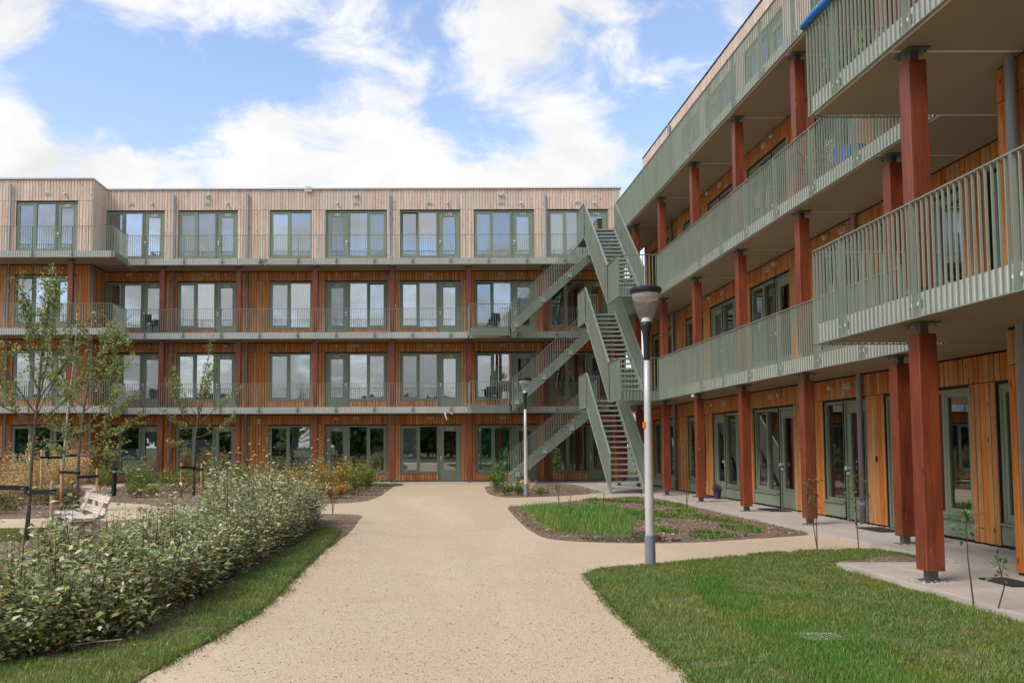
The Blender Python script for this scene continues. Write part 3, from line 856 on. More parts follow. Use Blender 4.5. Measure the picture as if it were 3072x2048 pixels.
for i in range(9):
    MB().box(-0.03, 0.03, -0.012, 0, 0, 0.06).build('doorbell', M['white'], BACK, ((-7.72, -4.5, 1.6, -10.9, -1.3, 1.72, -7.72, -4.55, 4.65)[i], -0.034, FL[(3, 3, 3, 2, 2, 2, 1, 1, 1)[i]] + 1.25))
for x in (-10.6, -7.49, -1.54, 4.98): downpipe(BACK, x, -0.11, 0.03, 12.06)
downpipe(BACK, -16.72, -1.60, 0.03, 12.06); downpipe(BACK, -13.36, -1.55, 0.03, 8.8)
# roof edge
MB().box(-13.40, 8.22, -0.09, 6.0, B_ROOF, B_ROOF + 0.055).box(-19.1, -13.40, -1.57, 6.0, B_ROOF, B_ROOF + 0.055).build('roof_trim', M['trim'], BACK)
MB().box(-5.05, -4.85, -0.14, 0.3, B_ROOF - 0.02, B_ROOF + 0.10).box(-5.10, -4.80, -0.115, -0.095, B_ROOF - 0.12, B_ROOF - 0.02).build('roof_box', M['vent'], BACK)
# rooms behind the glass
def rooms(bld, x0, x1, yf, depth, parts, top):
    fl = MB(); wl = MB()
    for k in range(4):
        fl.box(x0, x1, yf + 0.2, yf + depth, FL[k] - 0.2, FL[k] - 0.005)
    wl.box(x0, x1, yf + depth, yf + depth + 0.15, -0.1, top)
    for x in parts: wl.box(x - 0.08, x + 0.08, yf + 0.2, yf + depth, -0.1, top - 0.25)
    fl.build('room_floor', M['roomfloor'], bld); wl.build('room_wall', M['plaster'], bld)
    MB().box(x0, x1, yf, yf + depth + 0.15, top - 0.25, top - 0.004).build('roof', M['slab'], bld)
rooms(BACK, -13.4, 8.14, 0.0, 5.2, (-13.3, -10.7, -7.2, -4.52, -1.38, 1.72, 4.84, 8.05), B_ROOF)
rooms(BACK, -18.9, -13.62, -1.48, 6.6, (-18.8, -13.72), B_ROOF)
# galleries
for k in range(3):
    z = SO[k]
    xs = [-12.05] + [-10.74 + S * i for i in range(6)] + [7.4]
    for a, b in zip(xs[:-1], xs[1:]): slab_piece(BACK, a, b, -1.34, -0.01, z)
    slab_piece(BACK, -19.0, -12.05, -2.84, -1.50, z); slab_piece(BACK, -13.4, -12.05, -1.50, -0.01, z)
    if k < 2:
        railing(BACK, [(-19.0, -2.88), (-12.03, -2.88), (-12.03, -1.38), (1.60, -1.38)], z); railing(BACK, [(2.95, -1.38), (6.4, -1.38)], z)
    else:
        railing(BACK, [(-19.0, -2.88), (-12.03, -2.88), (-12.03, -1.38), (6.4, -1.38)], z)
    for i in range(6):
        column(BACK, -10.74 + S * i, -0.93, ([0.03] + [s + 0.25 for s in SO])[k], z)
    column(BACK, -13.86, -2.42, ([0.03] + [s + 0.25 for s in SO])[k], z)
    column(BACK, 7.96, -0.93, ([0.03] + [s + 0.25 for s in SO])[k], z)

# curtains and window coverings
def back_x(i): return U_BACK[i][0]
def gl(i, parts=2):   # glazed width of a unit and its start
    x, lay, _ = U_BACK[i]
    px = x; xs = []
    for t, w in lay:
        if t != 'D': xs.append((px, px + w))
        px += w
    return xs[0][0], xs[-1][1]
H = OP_TOP - SILL
def cur(i, k, mat, label, frac=(0, 1), cat='curtain', seed=0, zf=(0, 1), amp=0.035, y=0.175):
    a, b = gl(i); w = b - a
    curtain(BACK, a + w * frac[0] + 0.03, y, FL[k] + SILL + H * zf[0] + 0.01, w * (frac[1] - frac[0]) - 0.06, H * (zf[1] - zf[0]) - 0.02, mat, label, cat, seed, amp)
cur(1, 3, M['curtain'], 'white curtain on the top storey, left of the zinc pipe and window pair', seed=1)
cur(2, 3, M['curtain'], 'white curtain filling the two pane window on the top storey', seed=2)
cur(3, 3, M['curtain'], 'white curtain pulled to one side in the top storey middle window', (0.28, 1.0), seed=3)
cur(5, 3, M['curtain'], 'white curtain on the top storey just left of the pipe near the staircase', seed=4)
cur(6, 3, M['curtain'], 'white curtain in the top storey window partly hidden by the staircase', seed=5)
cur(1, 2, M['curtain'], 'pale curtain one storey below the top, third opening from the left bay', seed=6)
cur(2, 2, M['curtain'], 'white curtain filling the two pane window on the storey below the top', seed=7)
cur(3, 2, M['curtain'], 'thin white curtain in the window beside door 161', seed=8)
cur(4, 2, M['curtain'], 'narrow white curtain at the left of the window beside door 159', (0.0, 0.42), seed=9)
cur(1, 1, M['blind'], 'grey curtain in the window beside door 143', (0.1, 0.9), seed=10)
cur(2, 1, M['curtain_teal'], 'pale teal curtain filling the two pane window above the ground floor', seed=11)
cur(3, 1, M['blind'], 'dark slatted blind in the window beside door 141', (0.0, 1.0), cat='window blind', seed=12, amp=0.004, zf=(0.0, 0.55))
cur(0, 0, M['film'], 'frosted film over the lower half of the window beside door 125', cat='window film', seed=13, amp=0.0, zf=(0.0, 0.52), y=0.105)
cur(1, 0, M['film'], 'frosted band across the middle of the window beside door 123', cat='window film', seed=14, amp=0.0, zf=(0.38, 0.72), y=0.105)
cur(2, 0, M['curtain_teal'], 'greenish curtain at the right of the two pane ground floor window', (0.5, 1.0), seed=18)
cur(4, 0, M['paper'], 'white sheet covering the left pane beside door 119', (0.02, 0.47), cat='window covering', seed=15, amp=0.003, y=0.11)
cur(5, 0, M['sheet_green'], 'green plastic sheet hung behind the ground floor window beside the stairs', cat='plastic sheet', seed=16, amp=0.022, y=0.13)
curtain(BACK, -16.4, -1.24, FL[0] + 1.0, 1.45, 0.6, M['film'], 'frosted band in the bay window behind the golden grasses', 'window film', 17, 0.0)
# door 125's glass is frosted too
curtain(BACK, -11.66, 0.16, FL[0] + 0.47, 0.5, 1.58, M['film'], 'frosted film behind the glass of door 125', 'window film', 19, 0.0)

# ------------------------------------------------------------------ the block along the right
RIGHT = empty('apartment_block', (8.10, 31.5, 0), R(-90))
tag(RIGHT, 'four storey timber clad gallery flats along the right with brown posts and green railings', 'building')
bpy.context.view_layer.update()
RX = lambda Y: 31.5 - Y                       # local x from world Y
R_ROOF = 12.12
U_RIGHT = [(RX(30.6), [('S', 0.78), ('F', 0.80), ('D', 0.92)], None), (RX(26.62), [('S', 0.84), ('F', 0.91)], None),
           (RX(24.30), [('D', 0.95), ('F', 0.80), ('S', 0.72)], None), (RX(21.25), [('S', 0.74), ('F', 0.72), ('D', 0.90)], None),
           (RX(17.50), [('F', 0.80), ('D', 0.93)], None), (RX(15.16), [('D', 0.95), ('F', 0.72), ('S', 0.73)], None), (RX(12.16), [('S', 0.80), ('F', 0.9)], None)]
near_right = lambda p: (31.5 - p[0]) < 19.5 and (p[5] == 0 and (31.5 - p[0]) < 19.2 or p[5] == 1 and (31.5 - p[0]) < 14.6)
wall_run(RIGHT, 0.15, RX(9.68), 0.0, ops_of(U_RIGHT), R_ROOF, indiv=near_right, under=lambda k: k == 0)
wall_run(RIGHT, RX(9.68), RX(3.0), -1.5, [(RX(8.2), RX(6.5), 'w')], R_ROOF, indiv=lambda p: (31.5 - p[0]) > 8.6, under=lambda k: False)
MB().box(RX(9.68) , RX(9.68) + 0.15, -1.3, 0.0, -0.05, R_ROOF - 0.01).build('wall', M['plaster'], RIGHT)
for k in range(4):
    for (x, lay, _) in U_RIGHT:
        unit(RIGHT, x, 0.0, k, lay, None, open_sash=(k in (0, 1) and abs(x - U_RIGHT[3][0]) < 0.1))
    unit(RIGHT, RX(8.2), -1.5, k, [('S', 0.85), ('F', 0.85)], None)
    for (vY, lY) in ((29.3, 28.4), (23.2, 24.05), (20.1, 19.5), (16.4, 17.0), (13.7, 14.6)):
        vent(RIGHT, RX(vY), 0.0, FL[k] + 2.52); wall_lamp(RIGHT, RX(lY), 0.0, FL[k] + 2.58)
for Y in (27.72, 15.85): downpipe(RIGHT, RX(Y), -0.10, 0.03, 12.0, 0.05)
downpipe(RIGHT, RX(9.3), -1.62, 0.03, 12.0, 0.055)
# sage green corrugated panels under the ground floor windows
def under_panel(x0, x1):
    n = max(6, int((x1 - x0) / 0.05)); m = MB()
    for i in range(n):
        a = x0 + (x1 - x0) * i / n; w = (x1 - x0) / n
        m.hexa([(a, -0.012, 0.08), (a + w * 0.5, -0.03, 0.08), (a + w * 0.5, 0.0, 0.08), (a, 0.0, 0.08), (a, -0.012, 0.345), (a + w * 0.5, -0.03, 0.345), (a + w * 0.5, 0.0, 0.345), (a, 0.0, 0.345)])
        m.hexa([(a + w * 0.5, -0.03, 0.08), (a + w, -0.012, 0.08), (a + w, 0.0, 0.08), (a + w * 0.5, 0.0, 0.08), (a + w * 0.5, -0.03, 0.345), (a + w, -0.012, 0.345), (a + w, 0.0, 0.345), (a + w * 0.5, 0.0, 0.345)])
    m.build('sill_panel', M['door'], RIGHT)
for a, b, t in ops_of(U_RIGHT):
    if t == 'w': under_panel(a, b)
MB().box(0.08, RX(9.66), -0.05, 6.0, R_ROOF, R_ROOF + 0.03).box(RX(9.66), RX(2.5), -1.55, 6.0, R_ROOF, R_ROOF + 0.03).build('roof_trim', M['black'], RIGHT)
rooms(RIGHT, 0.16, RX(9.7), 0.0, 5.2, (0.25, RX(27.4), RX(24.5), RX(21.5), RX(18.2), RX(15.4), RX(12.4)), R_ROOF)
rooms(RIGHT, RX(9.6), RX(3.0), -1.5, 6.7, (RX(9.5), RX(3.1)), R_ROOF)
MB().box(0.11, 0.148, -0.03, 5.3, -0.05, R_ROOF - 0.004).build('wall', M['larch'], RIGHT)
MB().box(-0.02, 0.02, -0.02, 0, 0, 0.10).box(-0.012, 0.012, -0.026, -0.018, 0.05, 0.085).build('doorbell', M['black'], RIGHT, (RX(15.42), -0.034, 1.18))
RANK = []
def pick_bar(x, y, z):
    Y = 31.5 - x
    return (z < 3 and Y < 19.6) or (3 < z < 6 and Y < 17.2) or (z > 8 and 10 < Y < 14.0)
for k in range(3):
    z = SO[k]
    ys = [RX(12.63 + S * i) for i in range(8)]
    xs = sorted([-3.3] + [x for x in ys if x > -3] + [RX(11.05)])
    for a, b in zip(xs[:-1], xs[1:]):
        slab_piece(RIGHT, a, b, -1.36, -0.01, z)
    slab_piece(RIGHT, RX(11.05), RX(9.22), -3.01, -0.01, z); slab_piece(RIGHT, RX(9.22), RX(6.1), -3.01, -1.51, z); slab_piece(RIGHT, RX(6.1), RX(3.0), -3.01, -1.51, z)
    x_end = RX(24.65) if k < 2 else RX(29.8)
    railing(RIGHT, [(x_end, -1.40), (RX(11.07), -1.40)], z, pick_bar)
    railing(RIGHT, [(RX(11.07), -1.50), (RX(11.07), -3.05), (RX(3.0), -3.05)], z, pick_bar)
    if k < 2: railing(RIGHT, [(RX(31.5), -1.40), (RX(26.2), -1.40)], z)
    zb = ([0.035] + [s + 0.25 for s in SO])[k]
    for i in range(7): column(RIGHT, RX(12.63 + S * i), -1.12, zb, z)
    for Y in (9.22, 6.1): column(RIGHT, RX(Y), -2.745, zb, z, 0.2)
# gravel round the foot of the posts
def foot_gravel(X, Y, w, seed):
    rnd = random.Random(seed); m = MB()
    for i in range(150):
        x = X + rnd.uniform(-w, w); y = Y + rnd.uniform(-w, w); r = rnd.uniform(0.006, 0.014); z = 0.038 + rnd.uniform(0, 0.01)
        m.tube([(x, y, z - r), (x + r * 0.3, y, z), (x, y + r * 0.2, z + r * 0.7)], [r * 0.7, r, r * 0.4], 5)
    return m
gm = MB()
for i, (X, Y, w) in enumerate([(5.36, 9.22, 0.2), (5.36, 6.1, 0.2)] + [(7.03, 12.63 + S * i, 0.16) for i in range(4)]):
    t_ = foot_gravel(X, Y, w, i); n = len(gm.v); gm.v += t_.v; gm.f += [tuple(n + q for q in f) for f in t_.f]
rnd = random.Random(3)
for i in range(1400):
    Y = rnd.uniform(9.8, 24); x = rnd.uniform(7.93, 8.05); r = rnd.uniform(0.008, 0.016)
    gm.tube([(x, Y, 0.03), (x + r * 0.3, Y, 0.038), (x, Y + r * 0.2, 0.045)], [r * 0.7, r, r * 0.4], 5)
tag(gm.build('grey_gravel', M['kerb']), 'grey gravel round the post feet and along the wall', 'gravel', None, 'stuff')

# ------------------------------------------------------------------ external staircase
STAIR = empty('external_staircase', (6.1, 28.0, 0.03))
tag(STAIR, 'sage green steel outdoor staircase zigzagging up the corner between the two blocks', 'staircase')
bpy.context.view_layer.update()
OX, OY, OZ = 6.1, 28.0, 0.03
class SB(MB):
    def put(s, name, mat, parent=STAIR, kind=None):
        s.v = [(x - OX, y - OY, z - OZ) for x, y, z in s.v]
        o = s.build(name, mat, parent)
        if kind: o['kind'] = kind
        return o
def slope_rail(p0, p1, fixed, axis, zlow0, zlow1, name='balustrade', sp=0.0905, h=1.2):
    """vertical flat bars between a sloping bottom and top rail; axis 'y' runs along Y at X=fixed, axis 'x' along X at Y=fixed"""
    m = SB(); L = abs(p1 - p0); n = max(1, round(L / sp))
    for i in range(n + 1):
        t = i / n; q = p0 + (p1 - p0) * t; z = zlow0 + (zlow1 - zlow0) * t
        if axis == 'y': m.box(fixed - 0.014, fixed + 0.014, q - 0.006, q + 0.006, z, z + h)
        else: m.box(q - 0.0062, q + 0.0062, fixed - 0.012, fixed + 0.012, z, z + h)
    for dz, th in ((h, 0.014), (0.0, -0.014)):
        a, b = zlow0 + dz, zlow1 + dz
        lo, hi = min(0, th), max(0, th)
        if axis == 'y': m.hexa([(fixed - 0.03, p0, a + lo), (fixed + 0.03, p0, a + lo), (fixed + 0.03, p1, b + lo), (fixed - 0.03, p1, b + lo), (fixed - 0.03, p0, a + hi), (fixed + 0.03, p0, a + hi), (fixed + 0.03, p1, b + hi), (fixed - 0.03, p1, b + hi)])
        else: m.hexa([(p0, fixed - 0.03, a + lo), (p1, fixed - 0.03, b + lo), (p1, fixed + 0.03, b + lo), (p0, fixed + 0.03, a + lo), (p0, fixed - 0.03, a + hi), (p1, fixed - 0.03, b + hi), (p1, fixed + 0.03, b + hi), (p0, fixed + 0.03, a + hi)])
    return m.put(name, M['rail'], kind='stuff')
def plate_x(fx, y0, y1, z0a, z0b, h, th=0.012):
    m = SB(); m.hexa([(fx, y0, z0a), (fx + th, y0, z0a), (fx + th, y1, z0b), (fx, y1, z0b), (fx, y0, z0a + h), (fx + th, y0, z0a + h), (fx + th, y1, z0b + h), (fx, y1, z0b + h)])
    return m
def plate_y(fy, x0, x1, z0a, z0b, h, th=0.012, flange=True):
    m = SB(); m.hexa([(x0, fy, z0a), (x1, fy, z0b), (x1, fy + th, z0b), (x0, fy + th, z0a), (x0, fy, z0a + h), (x1, fy, z0b + h), (x1, fy + th, z0b + h), (x0, fy + th, z0a + h)])
    if flange:
        for o in (0.0, h - 0.012):
            m.hexa([(x0, fy + th, z0a + o), (x1, fy + th, z0b + o), (x1, fy + 0.07, z0b + o), (x0, fy + 0.07, z0a + o), (x0, fy + th, z0a + o + 0.012), (x1, fy + th, z0b + o + 0.012), (x1, fy + 0.07, z0b + o + 0.012), (x0, fy + 0.07, z0a + o + 0.012)])
    return m
SXL, SXR = 5.57, 6.62
LY0, LY1, PY0, PY1 = 24.66, 26.10, 29.80, 31.30
NT_ = 17
for k in range(3):
    zb = 0.03 if k == 0 else FL[k]; zt = FL[k + 1]
    y0 = 26.15 if k == 0 else LY1; y1 = PY0
    lo0 = 0.03 if k == 0 else SO[k - 1]; lo1 = SO[k]
    # balustrades and stringers of the flight facing the camera
    slope_rail(y0, y1, SXL, 'y', lo0, lo1); slope_rail(y0, y1, SXR + 0.03, 'y', lo0, lo1)
    plate_x(SXL + 0.03, y0, y1, zb - 0.06, zt - 0.16, 0.27, 0.014).put('stringer', M['rail']); plate_x(SXR - 0.06, y0, y1, zb - 0.06, zt - 0.16, 0.27, 0.05).put('stringer', M['rail'])
    n = NT_
    for i in range(n):
        z = zb + (zt - zb) * (i + 1) / (n + 0.0); y = y0 + (y1 - y0) * (i + 0.45) / n
        m = SB(); m.box(SXL + 0.046, SXR - 0.062, y - 0.02, y + 0.235, z - 0.035, z - 0.004); m.box(SXL + 0.046, SXR - 0.062, y - 0.03, y - 0.02, z - 0.05, z)
        m.put('tread', M['tread'])
    # platform at the top of the flight and its rails
    slope_rail(PY0, PY1, SXL, 'y', SO[k], SO[k])
    SB().box(SXL + 0.02, 6.72, PY0, PY1, zt - 0.06, zt - 0.005).box(6.30, 6.9, PY1, 34.2, zt - 0.06, zt - 0.006).put('platform', M['rail'])
    SB().box(SXL + 0.005, SXL + 0.02, PY0, PY1, SO[k], zt - 0.005).box(SXL + 0.02, 6.3, PY1 - 0.02, PY1, SO[k], zt - 0.06).box(6.28, 6.30, PY1, 33.0, SO[k], zt - 0.06).put('platform_edge', M['rail'])
    slope_rail(6.30, SXL + 0.05, PY1, 'x', SO[k], SO[k])
    if k < 2:
        slope_rail(LY0, LY1, SXL, 'y', SO[k], SO[k]); slope_rail(SXL + 0.05, 6.66, LY0, 'x', SO[k], SO[k])
        SB().box(SXL + 0.02, 6.72, LY0 + 0.03, LY1, zt - 0.06, zt - 0.005).put('landing', M['rail'])
        SB().box(SXL + 0.04, 6.70, LY0 + 0.03, LY0 + 0.045, SO[k], zt - 0.06).box(SXL + 0.026, SXL + 0.040, LY0 + 0.03, LY1, SO[k], zt - 0.06).put('landing_edge', M['rail'])
    # the flight along the block across the courtyard
    fy0, fy1 = 32.95, 34.05
    xs, xe = 3.22, 6.50
    a = 0.02 if k == 0 else SO[k - 1] - 0.04
    slope_rail(xs, xe, fy0, 'x', a, SO[k] - 0.04); slope_rail(xs, xe, fy1, 'x', a, SO[k] - 0.04)
    plate_y(fy0 + 0.03, xs, xe, a, SO[k] - 0.04, 0.38).put('stringer', M['rail']); plate_y(fy1 - 0.05, xs, xe, a, SO[k] - 0.04, 0.38, 0.012, False).put('stringer', M['rail'])
    for i in range(n - 1):
        x = xs + (xe - xs) * (i + 0.5) / (n - 1); z = a + (SO[k] - 0.04 - a) * (i + 1) / (n - 1) + 0.22
        SB().box(x - 0.13, x + 0.13, fy0 + 0.105, fy1 - 0.055, z - 0.035, z).put('tread', M['tread'])
    for q in range(3):
        x = xs + 0.25 + 1.05 * q; z = a + (SO[k] - 0.04 - a) * (x - xs) / (xe - xs) + 0.08
        m = SB(); m.box(x - 0.08, x + 0.08, fy0 - 0.032, fy0 + 0.03, z - 0.01, z + 0.17); m.put('bracket', M['rail'])
        for dx in (-0.05, 0.05): SB().tube([(x + dx, fy0 - 0.03, z + 0.04), (x + dx, fy0 - 0.055, z + 0.04)], 0.018, 8).put('bolt', M['bolt'])
    if k > 0:
        slope_rail(1.66, xs, fy0, 'x', SO[k - 1] - 0.04, SO[k - 1] - 0.04); slope_rail(fy0 + 0.05, fy1 + 0.05, 1.66, 'y', SO[k - 1] - 0.04, SO[k - 1] - 0.04)
        SB().box(1.70, 3.3, fy0 + 0.05, 34.2, FL[k] - 0.06, FL[k] - 0.01).put('landing', M['rail'])
        plate_y(fy0 + 0.03, 1.70, xs + 0.05, SO[k - 1] - 0.03, SO[k - 1] - 0.03, 0.26).put('stringer', M['rail'])

# ------------------------------------------------------------------ street furniture
def street_lamp(x, y, label, sticker=True):
    t = empty('street_lamp', (x, y, 0.0))
    tag(t, label, 'street lamp', 'courtyard lamps')
    MB().lathe([(0.0, 0.0), (0.064, 0.0), (0.064, 0.37), (0.058, 0.382), (0.0, 0.382)], 18).build('base_sleeve', M['sleeve'], t)
    m = MB().lathe([(0.054, 0.38), (0.050, 1.2), (0.043, 2.0), (0.035, 2.58), (0.0, 2.58)], 20).build('mast', M['mast'], t, smooth=True)
    MB().lathe([(0.0535, 0.70), (0.0545, 0.70), (0.0535, 0.90), (0.0520, 0.90)], 20).build('mast_band', M['mast'], m)
    if sticker:
        st_ = MB().box(-0.056, -0.036, -0.035, 0.035, 1.70, 1.78).build('sticker', M['orange'], m)
    MB().lathe([(0.036, 2.55), (0.038, 2.74), (0.046, 2.88), (0.066, 2.98), (0.072, 3.03), (0.0, 3.03)], 24).build('lamp_neck', M['black'], t, smooth=True)
    MB().lathe([(0.068, 3.03), (0.098, 3.10), (0.136, 3.22), (0.178, 3.395)], 28).build('lamp_bowl', M['bowl'], t, smooth=True)
    MB().lathe([(0.0, 3.085), (0.046, 3.085), (0.062, 3.034), (0.0, 3.034)], 24).build('light_source', M['white'], t)
    rim = MB().lathe([(0.0, 3.49), (0.10, 3.486), (0.178, 3.468), (0.197, 3.445), (0.197, 3.425), (0.186, 3.388), (0.174, 3.388), (0.174, 3.40)], 32).build('lamp_roof', M['black'], t)
    MB().lathe([(0.172, 3.396), (0.158, 3.31), (0.110, 3.345), (0.0, 3.375)], 28).build('reflector', M['curtain'], rim, smooth=True)
    return t
street_lamp(2.76, 10.72, 'tall grey lamp post with clear conical head standing on the lawn edge in front')
street_lamp(2.88, 25.1, 'smaller looking far lamp post beside the foot of the stairs')

def bollard(x, y, label):
    t = empty('bollard_light', (x, y, 0.0)); tag(t, label, 'bollard light', 'black bollard lights')
    MB().lathe([(0.0, 0.018), (0.075, 0.018), (0.075, 0.72), (0.0, 0.72)], 16).build('body', M['black'], t)
    MB().lathe([(0.045, 0.72), (0.045, 0.80), (0.0, 0.80)], 16).build('lens', M['white'], t)
    MB().lathe([(0.0, 0.875), (0.095, 0.87), (0.095, 0.80), (0.05, 0.795)], 16).build('cap', M['black'], t)
bollard(-9.41, 25.9, 'short black bollard light among the bushes left of the sapling with two stakes')
bollard(-3.86, 17.9, 'short black bollard light rising behind the far end of the hedge')

def bench():
    ang = math.atan2(-0.85, 0.526)
    t = empty('park_bench', (-5.36, 13.70, 0.018), ang)
    tag(t, 'bleached plank park bench half hidden behind the hedge', 'bench')
    # local x runs along the bench, local y towards the back rest
    for i, (y0, y1) in enumerate(((-0.42, -0.26), (-0.24, -0.08))):
        MB().cbox(-0.92, 0.92, y0, y1, 0.37, 0.415, 0.01).build('seat_plank', M['plank'], t)
    for (y0, z0) in ((0.02, 0.445), (0.085, 0.62)):
        MB().hexa([(-0.92, y0, z0), (0.92, y0, z0), (0.92, y0 + 0.04, z0 - 0.012), (-0.92, y0 + 0.04, z0 - 0.012), (-0.92, y0 + 0.045, z0 + 0.10), (0.92, y0 + 0.045, z0 + 0.10), (0.92, y0 + 0.085, z0 + 0.088), (-0.92, y0 + 0.085, z0 + 0.088)]).build('back_plank', M['plank'], t)
    for x in (-0.62, 0.62):
        m = MB(); m.box(x - 0.05, x + 0.05, -0.40, -0.30, 0.0, 0.37); m.box(x - 0.05, x + 0.05, -0.08, 0.04, 0.0, 0.40); m.box(x - 0.045, x + 0.045, -0.30, -0.08, 0.28, 0.368)
        m.hexa([(x - 0.05, -0.02, 0.38), (x + 0.05, -0.02, 0.38), (x + 0.05, 0.09, 0.38), (x - 0.05, 0.09, 0.38), (x - 0.05, 0.135, 0.74), (x + 0.05, 0.135, 0.74), (x + 0.05, 0.20, 0.74), (x - 0.05, 0.20, 0.74)])
        m.build('leg', M['kerb'], t)
bench()

def stake(x, y, h, label, straps=(), r=0.032, lean=(0, 0)):
    t = empty('tree_stake', (x, y, 0.008)); tag(t, label, 'stake', 'tree support stakes')
    MB().tube([(0, 0, -0.02), (lean[0] * 0.5, lean[1] * 0.5, h * 0.5), (lean[0], lean[1], h - 0.03), (lean[0], lean[1], h)], [r, r, r, r * 0.8], 10).build('pole', M['stake'], t, smooth=True)
    for (tx, ty, z, w) in straps:
        dx, dy = tx - x, ty - y; a = math.atan2(dy, dx); l = math.hypot(dx, dy); m = MB()
        # a rubber band from round the pole to round the trunk
        for s in (-1, 1):
            m.hexa([(-r, s * (r + 0.004), z - w), (l + 0.02, s * 0.034, z - w - 0.02), (l + 0.02, s * 0.040, z - w - 0.02), (-r, s * (r + 0.010), z - w), (-r, s * (r + 0.004), z + w), (l + 0.02, s * 0.034, z + w - 0.02), (l + 0.02, s * 0.040, z + w - 0.02), (-r, s * (r + 0.010), z + w)])
        m.box(-r - 0.012, -r - 0.005, -r - 0.01, r + 0.01, z - w, z + w); m.box(l + 0.02, l + 0.027, -0.04, 0.04, z - w - 0.02, z + w - 0.02)
        m.build('strap', M['strap'], t, (0, 0, 0), a)
T1, T2, T3, TB = (-6.22, 13.42), (-8.08, 19.95), (-7.06, 26.1), (-10.33, 24.3)
stake(-5.74, 13.2, 0.96, 'nearest round stake right of the big apple tree, tied with black rubber', [(T1[0], T1[1], 0.80, 0.035)])
stake(-6.95, 13.6, 1.0, 'stake at the left picture edge strapped to the big apple tree', [(T1[0], T1[1], 0.86, 0.035)])
stake(-8.50, 20.05, 1.02, 'stake just left of the second apple tree behind the bench', [(T2[0], T2[1], 0.90, 0.03)])
stake(-7.70, 20.10, 0.98, 'stake rising behind the bench back, right of the second apple tree', [(T2[0], T2[1], 0.80, 0.03)])
stake(-10.25 - 0.32, 23.6, 1.40, 'left of the two tall stakes beside the birch', [(TB[0], TB[1], 1.20, 0.03)])
stake(-10.05, 24.75, 1.42, 'right of the two tall stakes beside the birch', [(TB[0], TB[1], 1.24, 0.03)], lean=(0.06, 0))
stake(-7.36, 25.8, 1.0, 'left stake of the slim sapling in front of door 123', [(T3[0], T3[1], 0.86, 0.03)])
stake(-6.78, 25.9, 0.98, 'right stake of the slim sapling in front of door 123', [(T3[0], T3[1], 0.80, 0.03)])
stake(-12.6, 25.4, 1.38, 'lone stake at the far left among the golden grasses', [(-12.98, 25.4, 1.15, 0.03)])

# ------------------------------------------------------------------ leaves, grass, trees
def rng(seed): return np.random.default_rng(seed)
def unitv(a): return a / np.maximum(np.linalg.norm(a, axis=1, keepdims=True), 1e-9)
def leaf_arrays(P, D, Nn, L, W, cols, fine=True, curl=0.12):
    """leaf blades folded along the midrib; P base points, D directions, Nn rough face normals"""
    D = unitv(D); Xv = unitv(np.cross(D, Nn)); Zv = np.cross(Xv, D)
    L = L[:, None]; W = W[:, None]
    n = len(P)
    base = P; mid = P + D * L * 0.48; tip = P + D * L - Zv * L * curl
    ml = mid - Xv * W * 0.5 + Zv * W * 0.16; mr = mid + Xv * W * 0.5 + Zv * W * 0.16
    i = np.arange(n)
    if fine:
        V = np.stack([base, mr, tip, ml, mid], 1).reshape(-1, 3); o = i * 5
        F = np.stack([np.stack([o, o + 1, o + 4], 1), np.stack([o, o + 4, o + 3], 1), np.stack([o + 4, o + 1, o + 2], 1), np.stack([o + 4, o + 2, o + 3], 1)], 1).reshape(-1, 3)
        C = np.repeat(cols, 5, 0)
    else:
        V = np.stack([base, mr, tip, ml], 1).reshape(-1, 3); o = i * 4
        F = np.stack([np.stack([o, o + 1, o + 2], 1), np.stack([o, o + 2, o + 3], 1)], 1).reshape(-1, 3)
        C = np.repeat(cols, 4, 0)
    return V, F, C
def palette(r, n, pal, weights, jit=0.18):
    pal = np.array([srgb(*p)[:3] for p in pal]); w = np.array(weights, float); w /= w.sum()
    c = pal[r.choice(len(pal), n, p=w)]
    return np.clip(c * 1.08 * (1 + r.normal(0, jit, (n, 1))) * (1 + r.normal(0, 0.05, (n, 3))), 0.005, 0.9)
